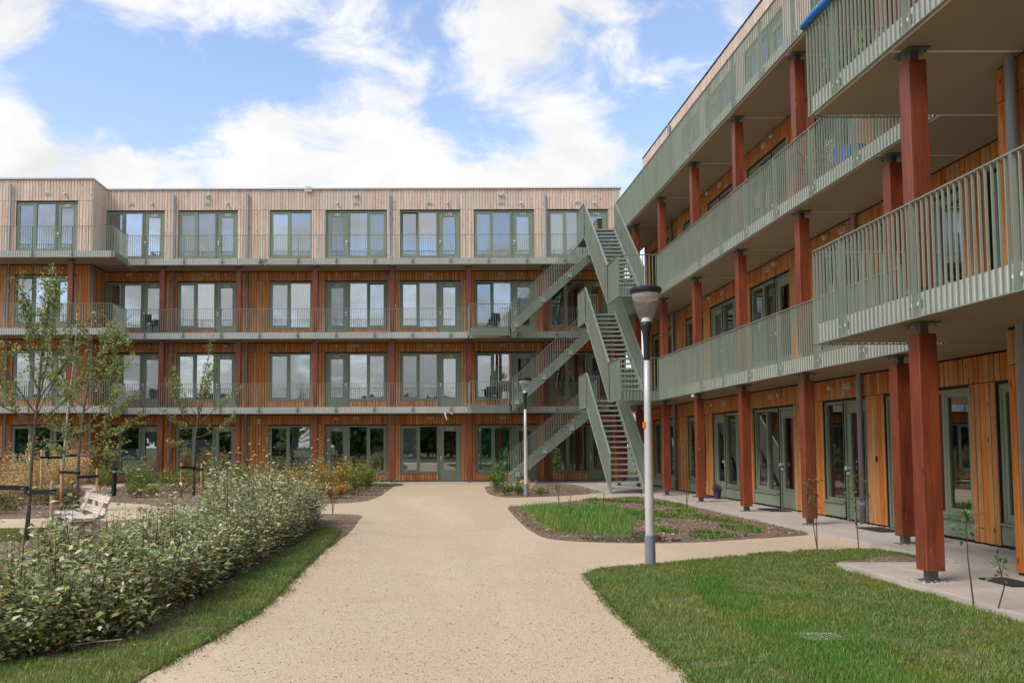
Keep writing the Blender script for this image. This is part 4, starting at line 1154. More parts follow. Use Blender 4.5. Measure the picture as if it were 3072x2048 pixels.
def grass(name, poly, density, h, w, pal, weights, seed, label, z=0.012, lean=0.45, clump=None, mask=None, parent=None):
    r = rng(seed); A = np.array(poly); x0, y0 = A.min(0); x1, y1 = A.max(0)
    n = int((x1 - x0) * (y1 - y0) * density)
    X = r.uniform(x0, x1, n); Y = r.uniform(y0, y1, n)
    k = inside(poly, X, Y)
    if mask is not None: k &= mask(X, Y, r)
    X, Y = X[k], Y[k]; n = len(X)
    cl = vnoise(X, Y, 3.0, seed + 900) * 0.6 + vnoise(X, Y, 9.0, seed + 901) * 0.4
    hh = h * r.uniform(0.4, 1.3, n) * (0.55 + 0.9 * cl)
    a = r.uniform(0, 2 * np.pi, n); ln = lean * r.uniform(0.1, 1.6, n) * hh
    dx, dy = np.cos(a), np.sin(a); px, py = -dy, dx
    b = np.stack([X, Y, np.full(n, z)], 1); ww = (w * r.uniform(0.6, 1.4, n))[:, None]
    side = np.stack([px, py, np.zeros(n)], 1) * ww * 0.5
    fw = np.stack([dx, dy, np.zeros(n)], 1)
    m = b + fw * (ln * 0.35)[:, None] + np.array([0, 0, 1.0]) * (hh * 0.6)[:, None]
    t = b + fw * ln[:, None] + np.array([0, 0, 1.0]) * hh[:, None]
    V = np.stack([b - side, b + side, m + side * 0.75, m - side * 0.75, t], 1).reshape(-1, 3); o = np.arange(n) * 5
    F = np.stack([np.stack([o, o + 1, o + 2], 1), np.stack([o, o + 2, o + 3], 1), np.stack([o + 3, o + 2, o + 4], 1)], 1).reshape(-1, 3)
    C = palette(r, n, pal, weights, 0.2)
    dry = np.clip((vnoise(X, Y, 1.1, seed + 902) * 0.6 + vnoise(X, Y, 4.0, seed + 903) * 0.4 - 0.48) * 3.2, 0, 1)[:, None] * 0.38
    C = C * (1 - dry) + C[:, [1, 1, 2]] * np.array([1.25, 1.05, 0.9]) * dry
    C = np.repeat(C, 5, 0)
    o = link(name, np_mesh(name, V, F, M['blade'], C), parent)
    return tag(o, label, 'grass', None, 'stuff')
def vnoise(X, Y, sc, seed):
    g = rng(seed).uniform(0, 1, (64, 64)); u = X * sc + 11.3; v = Y * sc + 7.7
    i = np.floor(u).astype(int); j = np.floor(v).astype(int); fu = u - i; fv = v - j
    fu = fu * fu * (3 - 2 * fu); fv = fv * fv * (3 - 2 * fv)
    a = g[i % 64, j % 64]; b = g[(i + 1) % 64, j % 64]; c = g[i % 64, (j + 1) % 64]; d = g[(i + 1) % 64, (j + 1) % 64]
    return (a * (1 - fu) + b * fu) * (1 - fv) + (c * (1 - fu) + d * fu) * fv
PG = [(100, 132, 58), (120, 147, 69), (142, 158, 86), (180, 170, 118), (85, 112, 50)]
def patchy(X, Y, r):
    f = np.sin(X * 2.1 + 0.7 * np.sin(Y * 1.3)) * np.sin(Y * 1.7 + X * 0.6) + 0.5 * np.sin(X * 6.3 + Y * 4.1)
    b = vnoise(X, Y, 1.6, 5) * 0.5 + vnoise(X, Y, 6.0, 6) * 0.5
    return (r.uniform(0, 1, len(X)) < np.clip(0.80 + 0.22 * f, 0.4, 1)) & (r.uniform(0, 1, len(X)) < np.clip((b - 0.20) * 5, 0.12, 1))
grass('lawn_grass', P_LAWN, 9500, 0.036, 0.0038, PG, [3, 4, 2, 0.9, 2], 11, 'short patchy grass of the near lawn on the right', z=0.007, mask=lambda X, Y, r: patchy(X, Y, r) & ~inside(P_BARE, X, Y), lean=0.9)
def edge_grass(name, poly, n, spread, h, w, pal, weights, seed, label, keep=None):
    # tufts that creep over the edge of the turf
    r = rng(seed); A = np.array(poly); B = np.roll(A, -1, 0); l = np.linalg.norm(B - A, axis=1); k = r.choice(len(A), n, p=l / l.sum()); t = r.uniform(0, 1, (n, 1))
    P = A[k] * (1 - t) + B[k] * t; X, Y = P[:, 0], P[:, 1]
    tuft = vnoise(X, Y, 4.5, seed + 1) * 0.5 + vnoise(X, Y, 13.0, seed + 2) * 0.5
    ok = r.uniform(0, 1, n) < np.clip((tuft - 0.36) * 5, 0, 1)
    if keep is not None: ok &= keep(X, Y)
    X, Y, tuft = X[ok], Y[ok], tuft[ok]; n = len(X)
    X = X + r.normal(0, 1, n) * spread * (0.4 + tuft); Y = Y + r.normal(0, 1, n) * spread * (0.4 + tuft)
    a = r.uniform(0, 6.283, n); D = np.stack([np.cos(a) * 0.8, np.sin(a) * 0.8, r.uniform(0.35, 1.2, n)], 1)
    V, F, C = leaf_arrays(np.stack([X, Y, np.full(n, 0.001)], 1), D, np.stack([np.cos(a + 1.5), np.sin(a + 1.5), np.full(n, 0.3)], 1), h * r.uniform(0.5, 1.5, n), np.full(n, w), palette(r, n, pal, weights, 0.2), False, 0.2)
    tag(link(name, np_mesh(name, V, F, M['blade'], C)), label, 'grass', None, 'stuff')
edge_grass('edge_grass', P_LAWN, 16000, 0.035, 0.045, 0.0045, PG, [3, 3, 2, 1.6, 2], 501, 'ragged grass tufts along the outline of the near lawn', lambda X, Y: (Y > 4) & ~((X > 4.9) & (Y < 10.6)))
edge_grass('edge_grass', P_STRIP, 14000, 0.040, 0.045, 0.0045, PG, [3, 3, 2, 1.6, 2], 511, 'ragged grass tufts along the verge beside the path', lambda X, Y: (Y > 4) & (X > -2.05))
P_BRIGHT = smooth_poly([(3.3, 11.0), (3.15, 10.2), (2.85, 9.4), (2.62, 8.2), (2.5, 7.0), (2.35, 5.8), (2.4, 4.5), (3.4, 4.5), (3.3, 5.6), (3.35, 6.6), (3.5, 7.2), (3.15, 8.0), (3.2, 9.2), (3.7, 10.6)], 5, 0.04, 21)
grass('swale_grass', P_BRIGHT, 5200, 0.046, 0.0042, [(96, 142, 54), (114, 158, 64), (82, 126, 48)], [3, 2, 2], 12, 'brighter green grass strip running down the near lawn', mask=lambda X, Y, r: r.uniform(0, 1, len(X)) < np.clip(1.15 * np.clip(1 - np.abs((X - 2.85) / 0.8), 0, 1) * (0.6 + 0.8 * vnoise(X, Y, 2.5, 77)), 0, 1))
grass('verge_grass', P_STRIP, 9500, 0.036, 0.0038, PG, [3, 4, 2, 1.2, 2], 13, 'short grass verge between hedge and gravel path', mask=patchy, z=0.012, lean=0.9)
grass('left_lawn_grass', P_LLAWN, 900, 0.04, 0.012, [(122, 124, 62), (140, 136, 78), (100, 110, 52)], [3, 2, 2], 14, 'short yellowish grass beyond the hedge on the left', z=0.012, lean=0.9)
P_TALL = smooth_poly([(2.25, 20.2), (2.15, 17.5), (2.2, 14.75), (2.6, 14.2), (3.15, 13.95), (3.55, 14.9), (3.8, 16.0), (4.3, 18.6), (4.35, 20.0), (3.2, 20.6)], 5, 0.05, 22)
grass('tall_grass', P_TALL, 700, 0.15, 0.008, [(96, 144, 56), (120, 164, 74), (78, 122, 46), (150, 178, 104), (168, 160, 104)], [3, 3, 2, 1.2, 0.5], 15, 'tall bright green grass growing in the sunken bed', lean=0.35)
def weedy(X, Y, r):
    f = np.sin(X * 1.9 + 2.0) * np.sin(Y * 1.25 + 0.5) + 0.6 * np.sin(X * 4.3 + Y * 2.7)
    return (f > 0.08) & (vnoise(X, Y, 2.2, 91) > 0.35) & (r.uniform(0, 1, len(X)) < 0.85)
P_WEED = smooth_poly([(4.2, 23.3), (4.3, 20.5), (4.1, 17.0), (3.9, 15.2), (4.1, 13.6), (5.0, 13.9), (5.6, 14.4), (5.9, 16), (6.1, 18.5), (6.2, 21.5), (6.1, 23.9)], 5, 0.04, 23)
grass('weeds', P_WEED, 1300, 0.07, 0.016, [(98, 138, 54), (118, 152, 66), (84, 116, 46), (140, 148, 82)], [3, 2, 2, 1], 16, 'low green weeds spreading over bare soil near the walkway', mask=weedy, lean=0.9)
P_EDGE2 = smooth_poly([(2.0, 20.7), (1.9, 18.2), (1.88, 16), (2.0, 14.6), (2.2, 14.6), (2.1, 16.0), (2.15, 18.2), (2.3, 20.4)], 5, 0.03, 24)
grass('dry_edge_grass', P_EDGE2, 500, 0.05, 0.01, [(150, 132, 96), (120, 120, 66), (170, 150, 112)], [3, 2, 2], 17, 'sparse dry grass on the mulch edge of the sunken bed', lean=1.0)
P_BL = smooth_poly([(-1.3, 33.1), (-1.35, 31.4), (-1.7, 31.2), (-3.6, 31.8), (-6.5, 32.4), (-6.5, 33.1)], 4, 0.03, 25)
grass('bed_grass', P_BL, 700, 0.07, 0.012, [(110, 116, 50), (88, 104, 42)], [1, 1], 18, 'low green grass along the walkway of the far block', lean=0.8)

def scatter_chips(name, poly, n, size, seed, label, band=None, z=0.02):
    r = rng(seed); A = np.array(poly); x0, y0 = A.min(0); x1, y1 = A.max(0)
    X = r.uniform(x0, x1, n * 3); Y = r.uniform(y0, y1, n * 3); k = inside(poly, X, Y)
    X, Y = X[k][:n], Y[k][:n]; n = len(X)
    P = np.stack([X, Y, np.full(n, z) + r.uniform(0, 0.012, n)], 1)
    a = r.uniform(0, 2 * np.pi, n); D = np.stack([np.cos(a), np.sin(a), r.uniform(-0.2, 0.3, n)], 1)
    Nn = np.stack([r.normal(0, .4, n), r.normal(0, .4, n), np.ones(n)], 1)
    V, F, C = leaf_arrays(P, D, Nn, size * r.uniform(0.5, 1.6, n), size * 0.5 * r.uniform(0.5, 1.4, n), palette(r, n, [(168, 144, 114), (138, 114, 88), (196, 176, 150), (112, 90, 70), (210, 196, 174)], [3, 3, 2, 1.4, 0.8]), False, 0.0)
    o = link(name, np_mesh(name, V, F, M['blade'], C)); tag(o, label, 'mulch', None, 'stuff')
scatter_chips('mulch', P_BED2, 7000, 0.05, 31, 'wood chips and stones strewn over the sunken bed')
scatter_chips('mulch', P_BED1, 3500, 0.05, 32, 'wood chips on the bed by the far lamp post')
scatter_chips('mulch', P_LEFT, 7000, 0.06, 33, 'wood chips under the bushes before the far block')
scatter_chips('mulch', P_HEDGE, 16000, 0.035, 34, 'dry leaf litter under and around the hedge')
P_EDGE = [(1.60, 5.0), (1.80, 5.0), (1.78, 7), (1.82, 9.6), (2.1, 10.3), (3.4, 11.05), (5.5, 12.1), (5.5, 12.22), (3.4, 11.2), (2.05, 10.5), (1.72, 9.8), (1.64, 8.6), (1.60, 7)]
scatter_chips('mulch', P_EDGE, 1500, 0.022, 35, 'crumbs of soil and dry leaves along the near lawn edge', z=0.004)
P_EDGEL = [(-1.95, 4.5), (-1.6, 5.6), (-1.52, 6.5), (-1.40, 7.4), (-1.33, 9.0), (-1.32, 11), (-1.30, 14), (-1.38, 14), (-1.46, 11), (-1.50, 9.0), (-1.56, 7.4), (-1.72, 6.4), (-1.9, 5.6), (-2.1, 4.5)]
scatter_chips('mulch', P_EDGEL, 1300, 0.022, 36, 'crumbs of soil and dry leaves where the verge meets the path', z=0.004)
# loose stones on the gravel
def loose_stones():
    r = rng(41); n = 9000
    Y = 4.5 + 14 * r.uniform(0, 1, n) ** 1.8; X = r.uniform(-1.5, 1.75, n)
    P = np.stack([X, Y, np.full(n, 0.002)], 1); a = r.uniform(0, 2 * np.pi, n)
    D = np.stack([np.cos(a), np.sin(a), np.zeros(n)], 1); Nn = np.stack([r.normal(0, .3, n), r.normal(0, .3, n), np.ones(n)], 1)
    V, F, C = leaf_arrays(P, D, Nn, 0.014 * r.uniform(0.5, 1.5, n), 0.011 * r.uniform(0.5, 1.5, n), palette(r, n, [(196, 172, 136), (160, 136, 104), (220, 204, 178), (120, 98, 74)], [3, 3, 2, 1]), True, -0.2)
    tag(link('loose_gravel', np_mesh('loose_gravel', V, F, M['blade'], C)), 'loose little stones lying on the gravel path', 'gravel', None, 'stuff')
loose_stones()

def plant_mesh_leaves(o_parent, name, P, D, Nn, L, W, C, mat, fine=True, kind='stuff', curl=0.12):
    V, F, CC = leaf_arrays(P, D, Nn, L, W, C, fine, curl)
    o = link(name, np_mesh(name, V, F, mat, CC), o_parent)
    if kind: o['kind'] = kind
    return o

def hedge():
    r = rng(77); rp_ = random.Random(77)
    t = empty('hedge', (-3.1, 11.5, 0.008))
    tag(t, 'long untrimmed silvery green hedge beside the gravel path', 'hedge')
    right = [(5.4, -3.3), (5.9, -2.88), (6.3, -2.5), (6.75, -2.22), (7.8, -2.16), (9.5, -2.12), (10.8, -2.06), (12.1, -2.04), (14, -2.0), (16.2, -2.0), (17.0, -2.15), (17.5, -2.6)]
    ry = np.array([p[0] for p in right]); rx = np.array([p[1] for p in right])
    left_y = np.array([5.4, 7, 8.5, 10, 12, 14, 16, 17.5]); left_x = np.array([-4.4, -4.2, -4.0, -3.9, -3.85, -3.85, -3.8, -3.3])
    def hgt(x, y):
        base = np.interp(y, [5.4, 6.5, 8, 10, 12, 14, 16, 17, 17.6], [0.38, 0.46, 0.52, 0.57, 0.65, 0.74, 0.80, 0.70, 0.45])
        dr = np.interp(y, ry, rx) - x; dl = x - np.interp(y, left_y, left_x)
        e = np.clip(np.minimum(dr, dl) / 0.45, 0, 1)
        return base * (0.55 + 0.45 * np.sqrt(e)) * (1 + 0.10 * np.sin(x * 5.1 + y * 2.3) + 0.07 * np.sin(y * 6.7 - x * 3.0))
    # the hedge is a row of separate bushes grown together: each has its own height and vigour
    npl = 210; py = r.uniform(5.5, 17.4, npl * 3); px = r.uniform(-4.6, -1.95, npl * 3)
    k = (px < np.interp(py, ry, rx) - 0.22) & (px > np.interp(py, left_y, left_x) + 0.15); px, py = px[k][:npl], py[k][:npl]; npl = len(px)
    ey = np.arange(6.0, 17.2, 0.20) + r.uniform(-0.06, 0.06, len(np.arange(6.0, 17.2, 0.20))); ex = np.interp(ey, ry, rx) - r.uniform(0.16, 0.30, len(ey))
    fx = np.arange(-4.2, -2.7, 0.2); fy = np.interp(fx, rx[:4], ry[:4]) + 0.22; fy = np.where(fx < -3.3, 5.6, fy)
    px = np.concatenate([px, ex, fx]); py = np.concatenate([py, ey, fy]); npl = len(px)
    ph = np.clip(r.normal(1.0, 0.28, npl), 0.5, 1.6); pt = r.normal(0, 1, npl)
    ns = 3100; own = r.integers(0, npl, ns); q_ = np.abs(r.normal(0, 0.145, ns)); a_ = r.uniform(0, 6.283, ns)
    X = px[own] + np.cos(a_) * q_; Y = py[own] + np.sin(a_) * q_
    X = np.minimum(X, np.interp(Y, ry, rx) - 0.10); X = np.maximum(X, np.interp(Y, left_y, left_x)); Y = np.maximum(Y, 5.45)
    HF = ph[own] * (1.08 - 0.5 * np.clip(q_ / 0.5, 0, 1)); TT = pt[own]
    stems = MB(); LP, LD, LN, LL, LC = [], [], [], [], []
    for i in range(ns):
        x, y = X[i], Y[i]; h = float(hgt(x, y)) * HF[i] * r.uniform(0.78, 1.10)
        if r.uniform() < 0.08: h *= r.uniform(1.2, 1.7)
        dr = float(np.interp(y, ry, rx) - x); dn = y - 5.45
        out = np.array([max(0, 0.5 - dr) * 1.0, -max(0, 0.5 - dn) * 0.6, 0.0]) * r.uniform(0.3, 1.0)
        lean = r.normal(0, 0.10, 3); lean[2] = 0
        p0 = np.array([x, y, 0.0]); tip = p0 + np.array([0, 0, h]) + (out + lean) * h * 0.9
        mid = p0 * 0.5 + tip * 0.5 + np.array([0, 0, h * 0.06])
        if i % 2 == 0:
            stems.tube([p0, mid, tip], [0.007, 0.005, 0.002], 4, False)
        nl = int(r.integers(15, 24) * (0.75 + 0.5 * h) * (1.35 if dr < 0.6 or dn < 0.6 else 1.0))
        low = 0.08 if dr < 0.6 or dn < 0.6 else 0.35
        for j in range(nl):
            s = low + (1 - low) * (j + r.uniform(0, 1)) / nl
            q = p0 * (1 - s) ** 2 + 2 * mid * s * (1 - s) + tip * s * s
            a = j * 2.4 + r.uniform(-0.5, 0.5) + i
            o = np.array([math.cos(a), math.sin(a), r.uniform(-0.1, 0.65)])
            # twigs carry the leaves a little off the stem
            q = q + o * np.array([1, 1, 0.3]) * r.uniform(0.01, 0.13)
            LP.append(q); LD.append(o + r.normal(0, 0.25, 3)); LN.append(np.array([0, 0, 1.0]) + r.normal(0, 0.32, 3)); LL.append(r.uniform(0.036, 0.094) * (1.0 - 0.25 * (s > 0.92)))
            LC.append((y, s, TT[i]))
    P = np.array(LP); n = len(P)
    sc = np.array(LC)
    C = palette(r, n, [(114, 128, 72), (146, 156, 98), (88, 102, 54), (188, 190, 140), (164, 166, 90), (184, 132, 60), (212, 210, 172)], [4, 4, 2.6, 2.6, 2.2, 0.7, 1.3], 0.22)
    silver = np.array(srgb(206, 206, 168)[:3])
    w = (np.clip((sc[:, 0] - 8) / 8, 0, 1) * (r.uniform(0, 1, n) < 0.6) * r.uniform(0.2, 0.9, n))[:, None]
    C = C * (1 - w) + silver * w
    tt = np.clip(sc[:, 2], -1.6, 1.6)[:, None]; C = C * (1 + 0.10 * tt) * np.array([1.0, 1.0, 1.0]) + np.maximum(0, tt) * np.array([0.02, 0.012, 0.0])
    P[:, 0] += 3.1; P[:, 1] -= 11.5
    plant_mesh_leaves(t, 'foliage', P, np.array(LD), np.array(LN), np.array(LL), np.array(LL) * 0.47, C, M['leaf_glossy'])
    stems.v = [(a + 3.1, b - 11.5, c) for a, b, c in stems.v]
    tag(stems.build('stems', M['stem'], t), kind='stuff')
hedge()

def tree(name, label, base, trunk_pts, r0, limbs, leaf_n, leaf_len, pal, wts, seed, mat_bark, twig=0.32, spread=0.09, fine=True, group=None, cat='tree', leaf_w=0.5, droop=0.0, sub=10):
    """tapered trunk with limbs; limbs: list of (height on trunk, azimuth deg, elevation deg, length)"""
    rp2 = random.Random(seed); r = rng(seed)
    t = empty(name, base); tag(t, label, cat, group)
    pts = [Vector(p) for p in trunk_pts]; H_ = pts[-1].z
    tr = MB(); rad = [r0 * (1 - 0.82 * p.z / H_) for p in pts]; rad[0] = r0 * 1.25; tr.tube(pts, rad, 8)
    def on_trunk(z):
        for a, b in zip(pts[:-1], pts[1:]):
            if a.z <= z <= b.z: return a.lerp(b, (z - a.z) / (b.z - a.z))
        return pts[-1]
    tips = []
    for (z, az, el, ln) in limbs:
        p = on_trunk(z); d = Vector((math.cos(R(az)) * math.cos(R(el)), math.sin(R(az)) * math.cos(R(el)), math.sin(R(el))))
        rr = max(0.006, r0 * (1 - 0.8 * z / H_) * 0.55); q = [p.copy()]; n = 6
        for i in range(n):
            d = (d + Vector((rp2.uniform(-.15, .15), rp2.uniform(-.15, .15), 0.07 - droop + rp2.uniform(-.06, .1)))).normalized()
            q.append(q[-1] + d * ln / n)
        tr.tube(q, [rr * (1 - 0.8 * i / n) for i in range(n + 1)], 6)
        for i in range(sub):
            s = 0.25 + 0.75 * (i + rp2.random()) / sub; k = min(n - 1, int(s * n)); b0 = q[k].lerp(q[k + 1], s * n - k)
            dd = (d + Vector((rp2.uniform(-1, 1), rp2.uniform(-1, 1), rp2.uniform(-0.4, 0.7) - droop))).normalized()
            l2 = twig * rp2.uniform(0.5, 1.3) * (1.1 - 0.4 * s); e = b0 + dd * l2; mdl = b0 + dd * l2 * 0.5 + Vector((0, 0, 0.02))
            tr.tube([b0, mdl, e], [rr * 0.4, rr * 0.3, rr * 0.12], 4, False); tips.append((b0, mdl, e))
        tips.append((q[-3], q[-2], q[-1])); tips.append((q[-4], q[-3], q[-2]))
    k = len(pts)
    for i in range(max(1, k // 2), k - 1): tips.append((pts[i], pts[i].lerp(pts[i + 1], 0.5), pts[i + 1]))
    tr.build('trunk', mat_bark, t, smooth=True)
    T = np.array([[list(a), list(b), list(c)] for a, b, c in tips]); w = np.linalg.norm(T[:, 2] - T[:, 0], axis=1); w /= w.sum()
    idx = r.choice(len(T), leaf_n, p=w); s = r.uniform(0.05, 1.05, leaf_n)[:, None]; A = T[idx]
    P = A[:, 0] * (1 - s) ** 2 + 2 * A[:, 1] * s * (1 - s) + A[:, 2] * s ** 2
    o = unitv(r.normal(0, 1, (leaf_n, 3))); P = P + o * r.uniform(0, spread, (leaf_n, 1))
    D = unitv(A[:, 2] - A[:, 0]) * 0.6 + o + np.array([0, 0, 0.1 - droop]); Nn = np.array([0, 0, 1.0]) + r.normal(0, 0.5, (leaf_n, 3))
    L = leaf_len * r.uniform(0.6, 1.3, leaf_n)
    plant_mesh_leaves(t, 'crown', P, D, Nn, L, L * leaf_w, palette(r, leaf_n, pal, wts), M['leaf'], fine)
    return t
AP = [(124, 138, 70), (148, 158, 88), (100, 116, 56), (174, 176, 116), (190, 172, 84)]; AW = [4, 3, 3, 1.5, 0.4]
tree('apple_tree', 'large young apple tree at the left picture edge tied to two stakes', (T1[0], T1[1], 0.007),
     [(0, 0, 0), (0.03, 0, 0.6), (0.05, 0.0, 1.2), (0.09, 0, 1.75), (0.13, 0.02, 2.4), (0.18, 0, 3.0), (0.24, 0, 3.6), (0.30, 0, 4.05), (0.33, 0, 4.38)], 0.034,
     [(1.75, 160, 35, 1.5), (1.85, 5, 30, 1.35), (1.95, 100, 50, 1.2), (2.0, 190, 55, 1.6), (2.1, -60, 45, 1.2), (2.2, 20, 55, 1.6), (2.35, 170, 62, 1.5), (2.5, -20, 60, 1.5), (2.7, 120, 60, 1.2), (2.8, 10, 70, 1.4), (3.0, 200, 65, 1.1), (3.3, 60, 65, 0.8), (1.55, 30, -2, 0.9), (1.9, 205, 12, 1.2)],
     4700, 0.060, AP, AW, 51, M['bark'], 0.42, 0.05, group='young fruit trees')
tree('apple_tree', 'second apple tree behind the bench with drooping lower branches', (T2[0], T2[1], 0.007),
     [(0, 0, 0), (-0.01, 0, 0.9), (0.02, 0, 1.6), (0.10, 0, 2.3), (0.18, 0, 2.9), (0.22, 0, 3.5), (0.10, 0, 4.0), (0.02, 0, 4.3)], 0.042,
     [(1.5, 0, 15, 1.5), (1.6, 175, 30, 0.9), (1.75, 30, 25, 1.5), (1.9, -30, 30, 1.6), (2.1, 150, 40, 1.2), (2.3, 5, 38, 1.9), (2.4, 200, 40, 1.2), (2.6, 60, 45, 1.4), (2.8, 10, 50, 1.6), (3.0, 170, 55, 1.1), (3.2, -10, 55, 1.2), (3.4, 40, 60, 1.1), (1.3, 350, -5, 1.2), (1.3, 180, 0, 0.6)],
     5000, 0.068, AP, [3, 4, 2, 2, 0.6], 52, M['bark'], 0.48, 0.07, group='young fruit trees', droop=0.04)
tree('apple_tree', 'slim sapling with thin crown between two stakes before door 123', (T3[0], T3[1], 0.007),
     [(0, 0, 0), (0.0, 0, 0.9), (0.02, 0, 1.7), (0.10, 0, 2.4), (0.13, 0, 3.0), (0.27, 0, 3.7), (0.42, 0, 4.3), (0.48, 0, 4.75)], 0.036,
     [(1.75, 0, 10, 1.4), (1.8, 178, 25, 1.1), (2.0, 170, 45, 1.7), (2.15, 10, 35, 1.7), (2.3, 175, 60, 1.8), (2.4, 15, 62, 1.9), (2.3, 90, 60, 1.2), (2.6, -10, 65, 1.4), (2.2, 190, 35, 1.5), (1.6, 185, -15, 0.8)],
     2600, 0.075, AP, [2, 4, 1.5, 3, 0.6], 53, M['bark'], 0.30, 0.07, group='young fruit trees', sub=5)
tree('birch_tree', 'thin white stemmed birch between two tall stakes at the left', (TB[0], TB[1], 0.007),
     [(0, 0, 0), (0.04, 0, 0.8), (0.10, 0, 1.6), (0.16, 0, 2.6), (0.26, 0, 3.6), (0.34, 0, 4.5), (0.36, 0, 5.3)], 0.045,
     [(2.6, 10, 50, 0.8), (3.0, 190, 55, 0.8), (3.4, 40, 55, 0.7), (3.8, 160, 60, 0.7), (4.2, 0, 60, 0.6)],
     700, 0.05, [(104, 122, 58), (130, 140, 72), (180, 150, 60)], [3, 2, 0.6], 54, M['birch'], 0.25, 0.06, leaf_w=0.75)
m = MB().lathe([(0.40, 0.0), (0.43, 0.19), (0.415, 0.19), (0.385, 0.0)], 28)
o = m.build('watering_ring', M['green_pl'], None, (TB[0] + 0.05, TB[1] - 0.1, 0.02)); tag(o, 'dark green plastic watering ring round the foot of the birch', 'watering ring')
# a tree beyond the open corner, and the trees behind the photographer that the panes mirror
tree('background_tree', 'leafy green tree seen through the open corner behind the stairs', (11.6, 46.5, -0.02),
     [(0, 0, 0), (0, 0, 1.0), (0.1, 0, 2.2), (0.1, 0, 3.4), (0.1, 0, 4.2)], 0.14,
     [(0.8 + 0.3 * i, 67 * i, 25 + 4 * i, 1.9 - 0.1 * i) for i in range(10)], 5200, 0.16, [(64, 88, 40), (84, 108, 50), (50, 72, 32)], [3, 2, 2], 55, M['bark'], 0.8, 0.3, False, sub=8)
def woodland():
    r = rng(88); n = 110000
    cx = r.uniform(-75, 75, 60); cy = r.uniform(-46, -34, 60); ch = r.uniform(5.0, 8.0, 60); cr = r.uniform(2.6, 4.2, 60)
    k = r.integers(0, 60, n); o = unitv(r.normal(0, 1, (n, 3))) * r.uniform(0.55, 1, (n, 1))
    P = np.stack([cx[k] + o[:, 0] * cr[k], cy[k] + o[:, 1] * cr[k], ch[k] * 0.55 + o[:, 2] * ch[k] * 0.5], 1)
    L = r.uniform(0.5, 1.1, n)
    V, F, C = leaf_arrays(P, r.normal(0, 1, (n, 3)), r.normal(0, 1, (n, 3)), L, L * 0.8, palette(r, n, [(92, 116, 66), (112, 132, 76), (76, 98, 54)], [3, 2, 2]), False)
    tag(link('woodland', np_mesh('woodland', V, F, M['leaf'], C)), 'belt of trees behind the viewer that shows in the window panes', 'woodland', None, 'stuff')
woodland()

def bush(name, label, x, y, h, rad, n_st, n_leaf, ll, pal, wts, seed, cat='bush', group=None, lw=0.4, up=0.9, stem_r=0.004, spread=0.05, z=0.007):
    r = rng(seed); t = empty(name, (x, y, z)); tag(t, label, cat, group)
    st = MB(); P, D = [], []
    for i in range(n_st):
        a = r.uniform(0, 2 * np.pi); q = rad * math.sqrt(r.uniform(0, 1)); hh = h * r.uniform(0.6, 1.1) * (1 - 0.25 * (q / rad) ** 2)
        p0 = np.array([math.cos(a) * q * 0.45, math.sin(a) * q * 0.45, 0]); tip = np.array([math.cos(a) * q, math.sin(a) * q, hh]) + np.append(r.normal(0, 0.05 * h, 2), 0)
        mid = p0 * 0.4 + tip * 0.6; mid[2] = hh * 0.55
        st.tube([p0, mid, tip], [stem_r, stem_r * 0.7, stem_r * 0.3], 4, False)
        m_ = max(3, int(n_leaf / n_st)); s = r.uniform(0.22, 1.0, m_)[:, None]
        pp = p0 * (1 - s) ** 2 + 2 * mid * s * (1 - s) + tip * s * s; P.append(pp); dd = r.normal(0, 1, (m_, 3)); dd[:, 2] = np.abs(dd[:, 2]) * up; D.append(dd)
    P = np.concatenate(P); D = unitv(np.concatenate(D)); n = len(P); P = P + D * r.uniform(0, spread, (n, 1)); L = ll * r.uniform(0.6, 1.4, n)
    st.build('stems', M['stem'], t)
    plant_mesh_leaves(t, 'foliage', P, D, np.array([0, 0, 1.0]) + r.normal(0, 0.6, (n, 3)), L, L * lw, palette(r, n, pal, wts), M['leaf'], False)
    return t
ORANGE = [(204, 152, 62), (190, 126, 50), (172, 158, 72), (122, 136, 62), (214, 174, 92)]
GREENB = [(104, 130, 60), (130, 148, 72), (158, 160, 80), (176, 154, 78), (82, 108, 50)]
GOLD = [(234, 200, 140), (222, 182, 114), (240, 216, 168), (204, 164, 100), (172, 162, 100)]
rb = random.Random(9)
# rusty bushes in front of doors 121 and the window beside it
spots = [(-4.9, 27.6), (-4.3, 28.6), (-4.0, 26.6), (-3.5, 27.8), (-3.1, 26.3), (-2.9, 29.0), (-2.6, 27.3), (-2.2, 26.0), (-2.1, 28.4), (-1.9, 30.0), (-3.4, 24.8), (-4.4, 24.9), (-2.6, 24.6)]
where = ['at the left end of the rusty row before door 121', 'behind the left end of the rusty row', 'in the front left of the rusty row', 'below the glass of door 121', 'in the front middle of the rusty row', 'against the walkway in the rusty row', 'in the middle of the rusty row', 'in the front right of the rusty row', 'behind the right end of the rusty row', 'at the right end near the walkway', 'low at the front edge of the bed', 'next to the hedge tip', 'near the bend of the gravel path']
for i, ((x, y), w) in enumerate(zip(spots, where)):
    g_ = i in (1, 3, 5, 7, 8, 9, 11)
    bush('garden_bush', ('green leaved bush ' if g_ else 'rusty orange bush ') + w, x, y, (1.0 if i < 10 else 0.5) * rb.uniform(0.85, 1.15), rb.uniform(0.38, 0.55), 26, 900, 0.075, GREENB if g_ else ORANGE, [3, 2, 2, 1.5, 2] if g_ else [3, 2, 2, 2, 1], 200 + i, group='bushes before the far block')
spots = [(-11.2, 29.6), (-10.6, 28.2), (-9.9, 29.4), (-9.2, 27.8), (-8.6, 29.0), (-8.9, 26.4), (-7.9, 27.9), (-8.0, 30.2), (-7.2, 29.2), (-6.2, 28.4), (-6.4, 30.4), (-5.6, 29.8), (-8.3, 25.2), (-6.0, 26.4)]
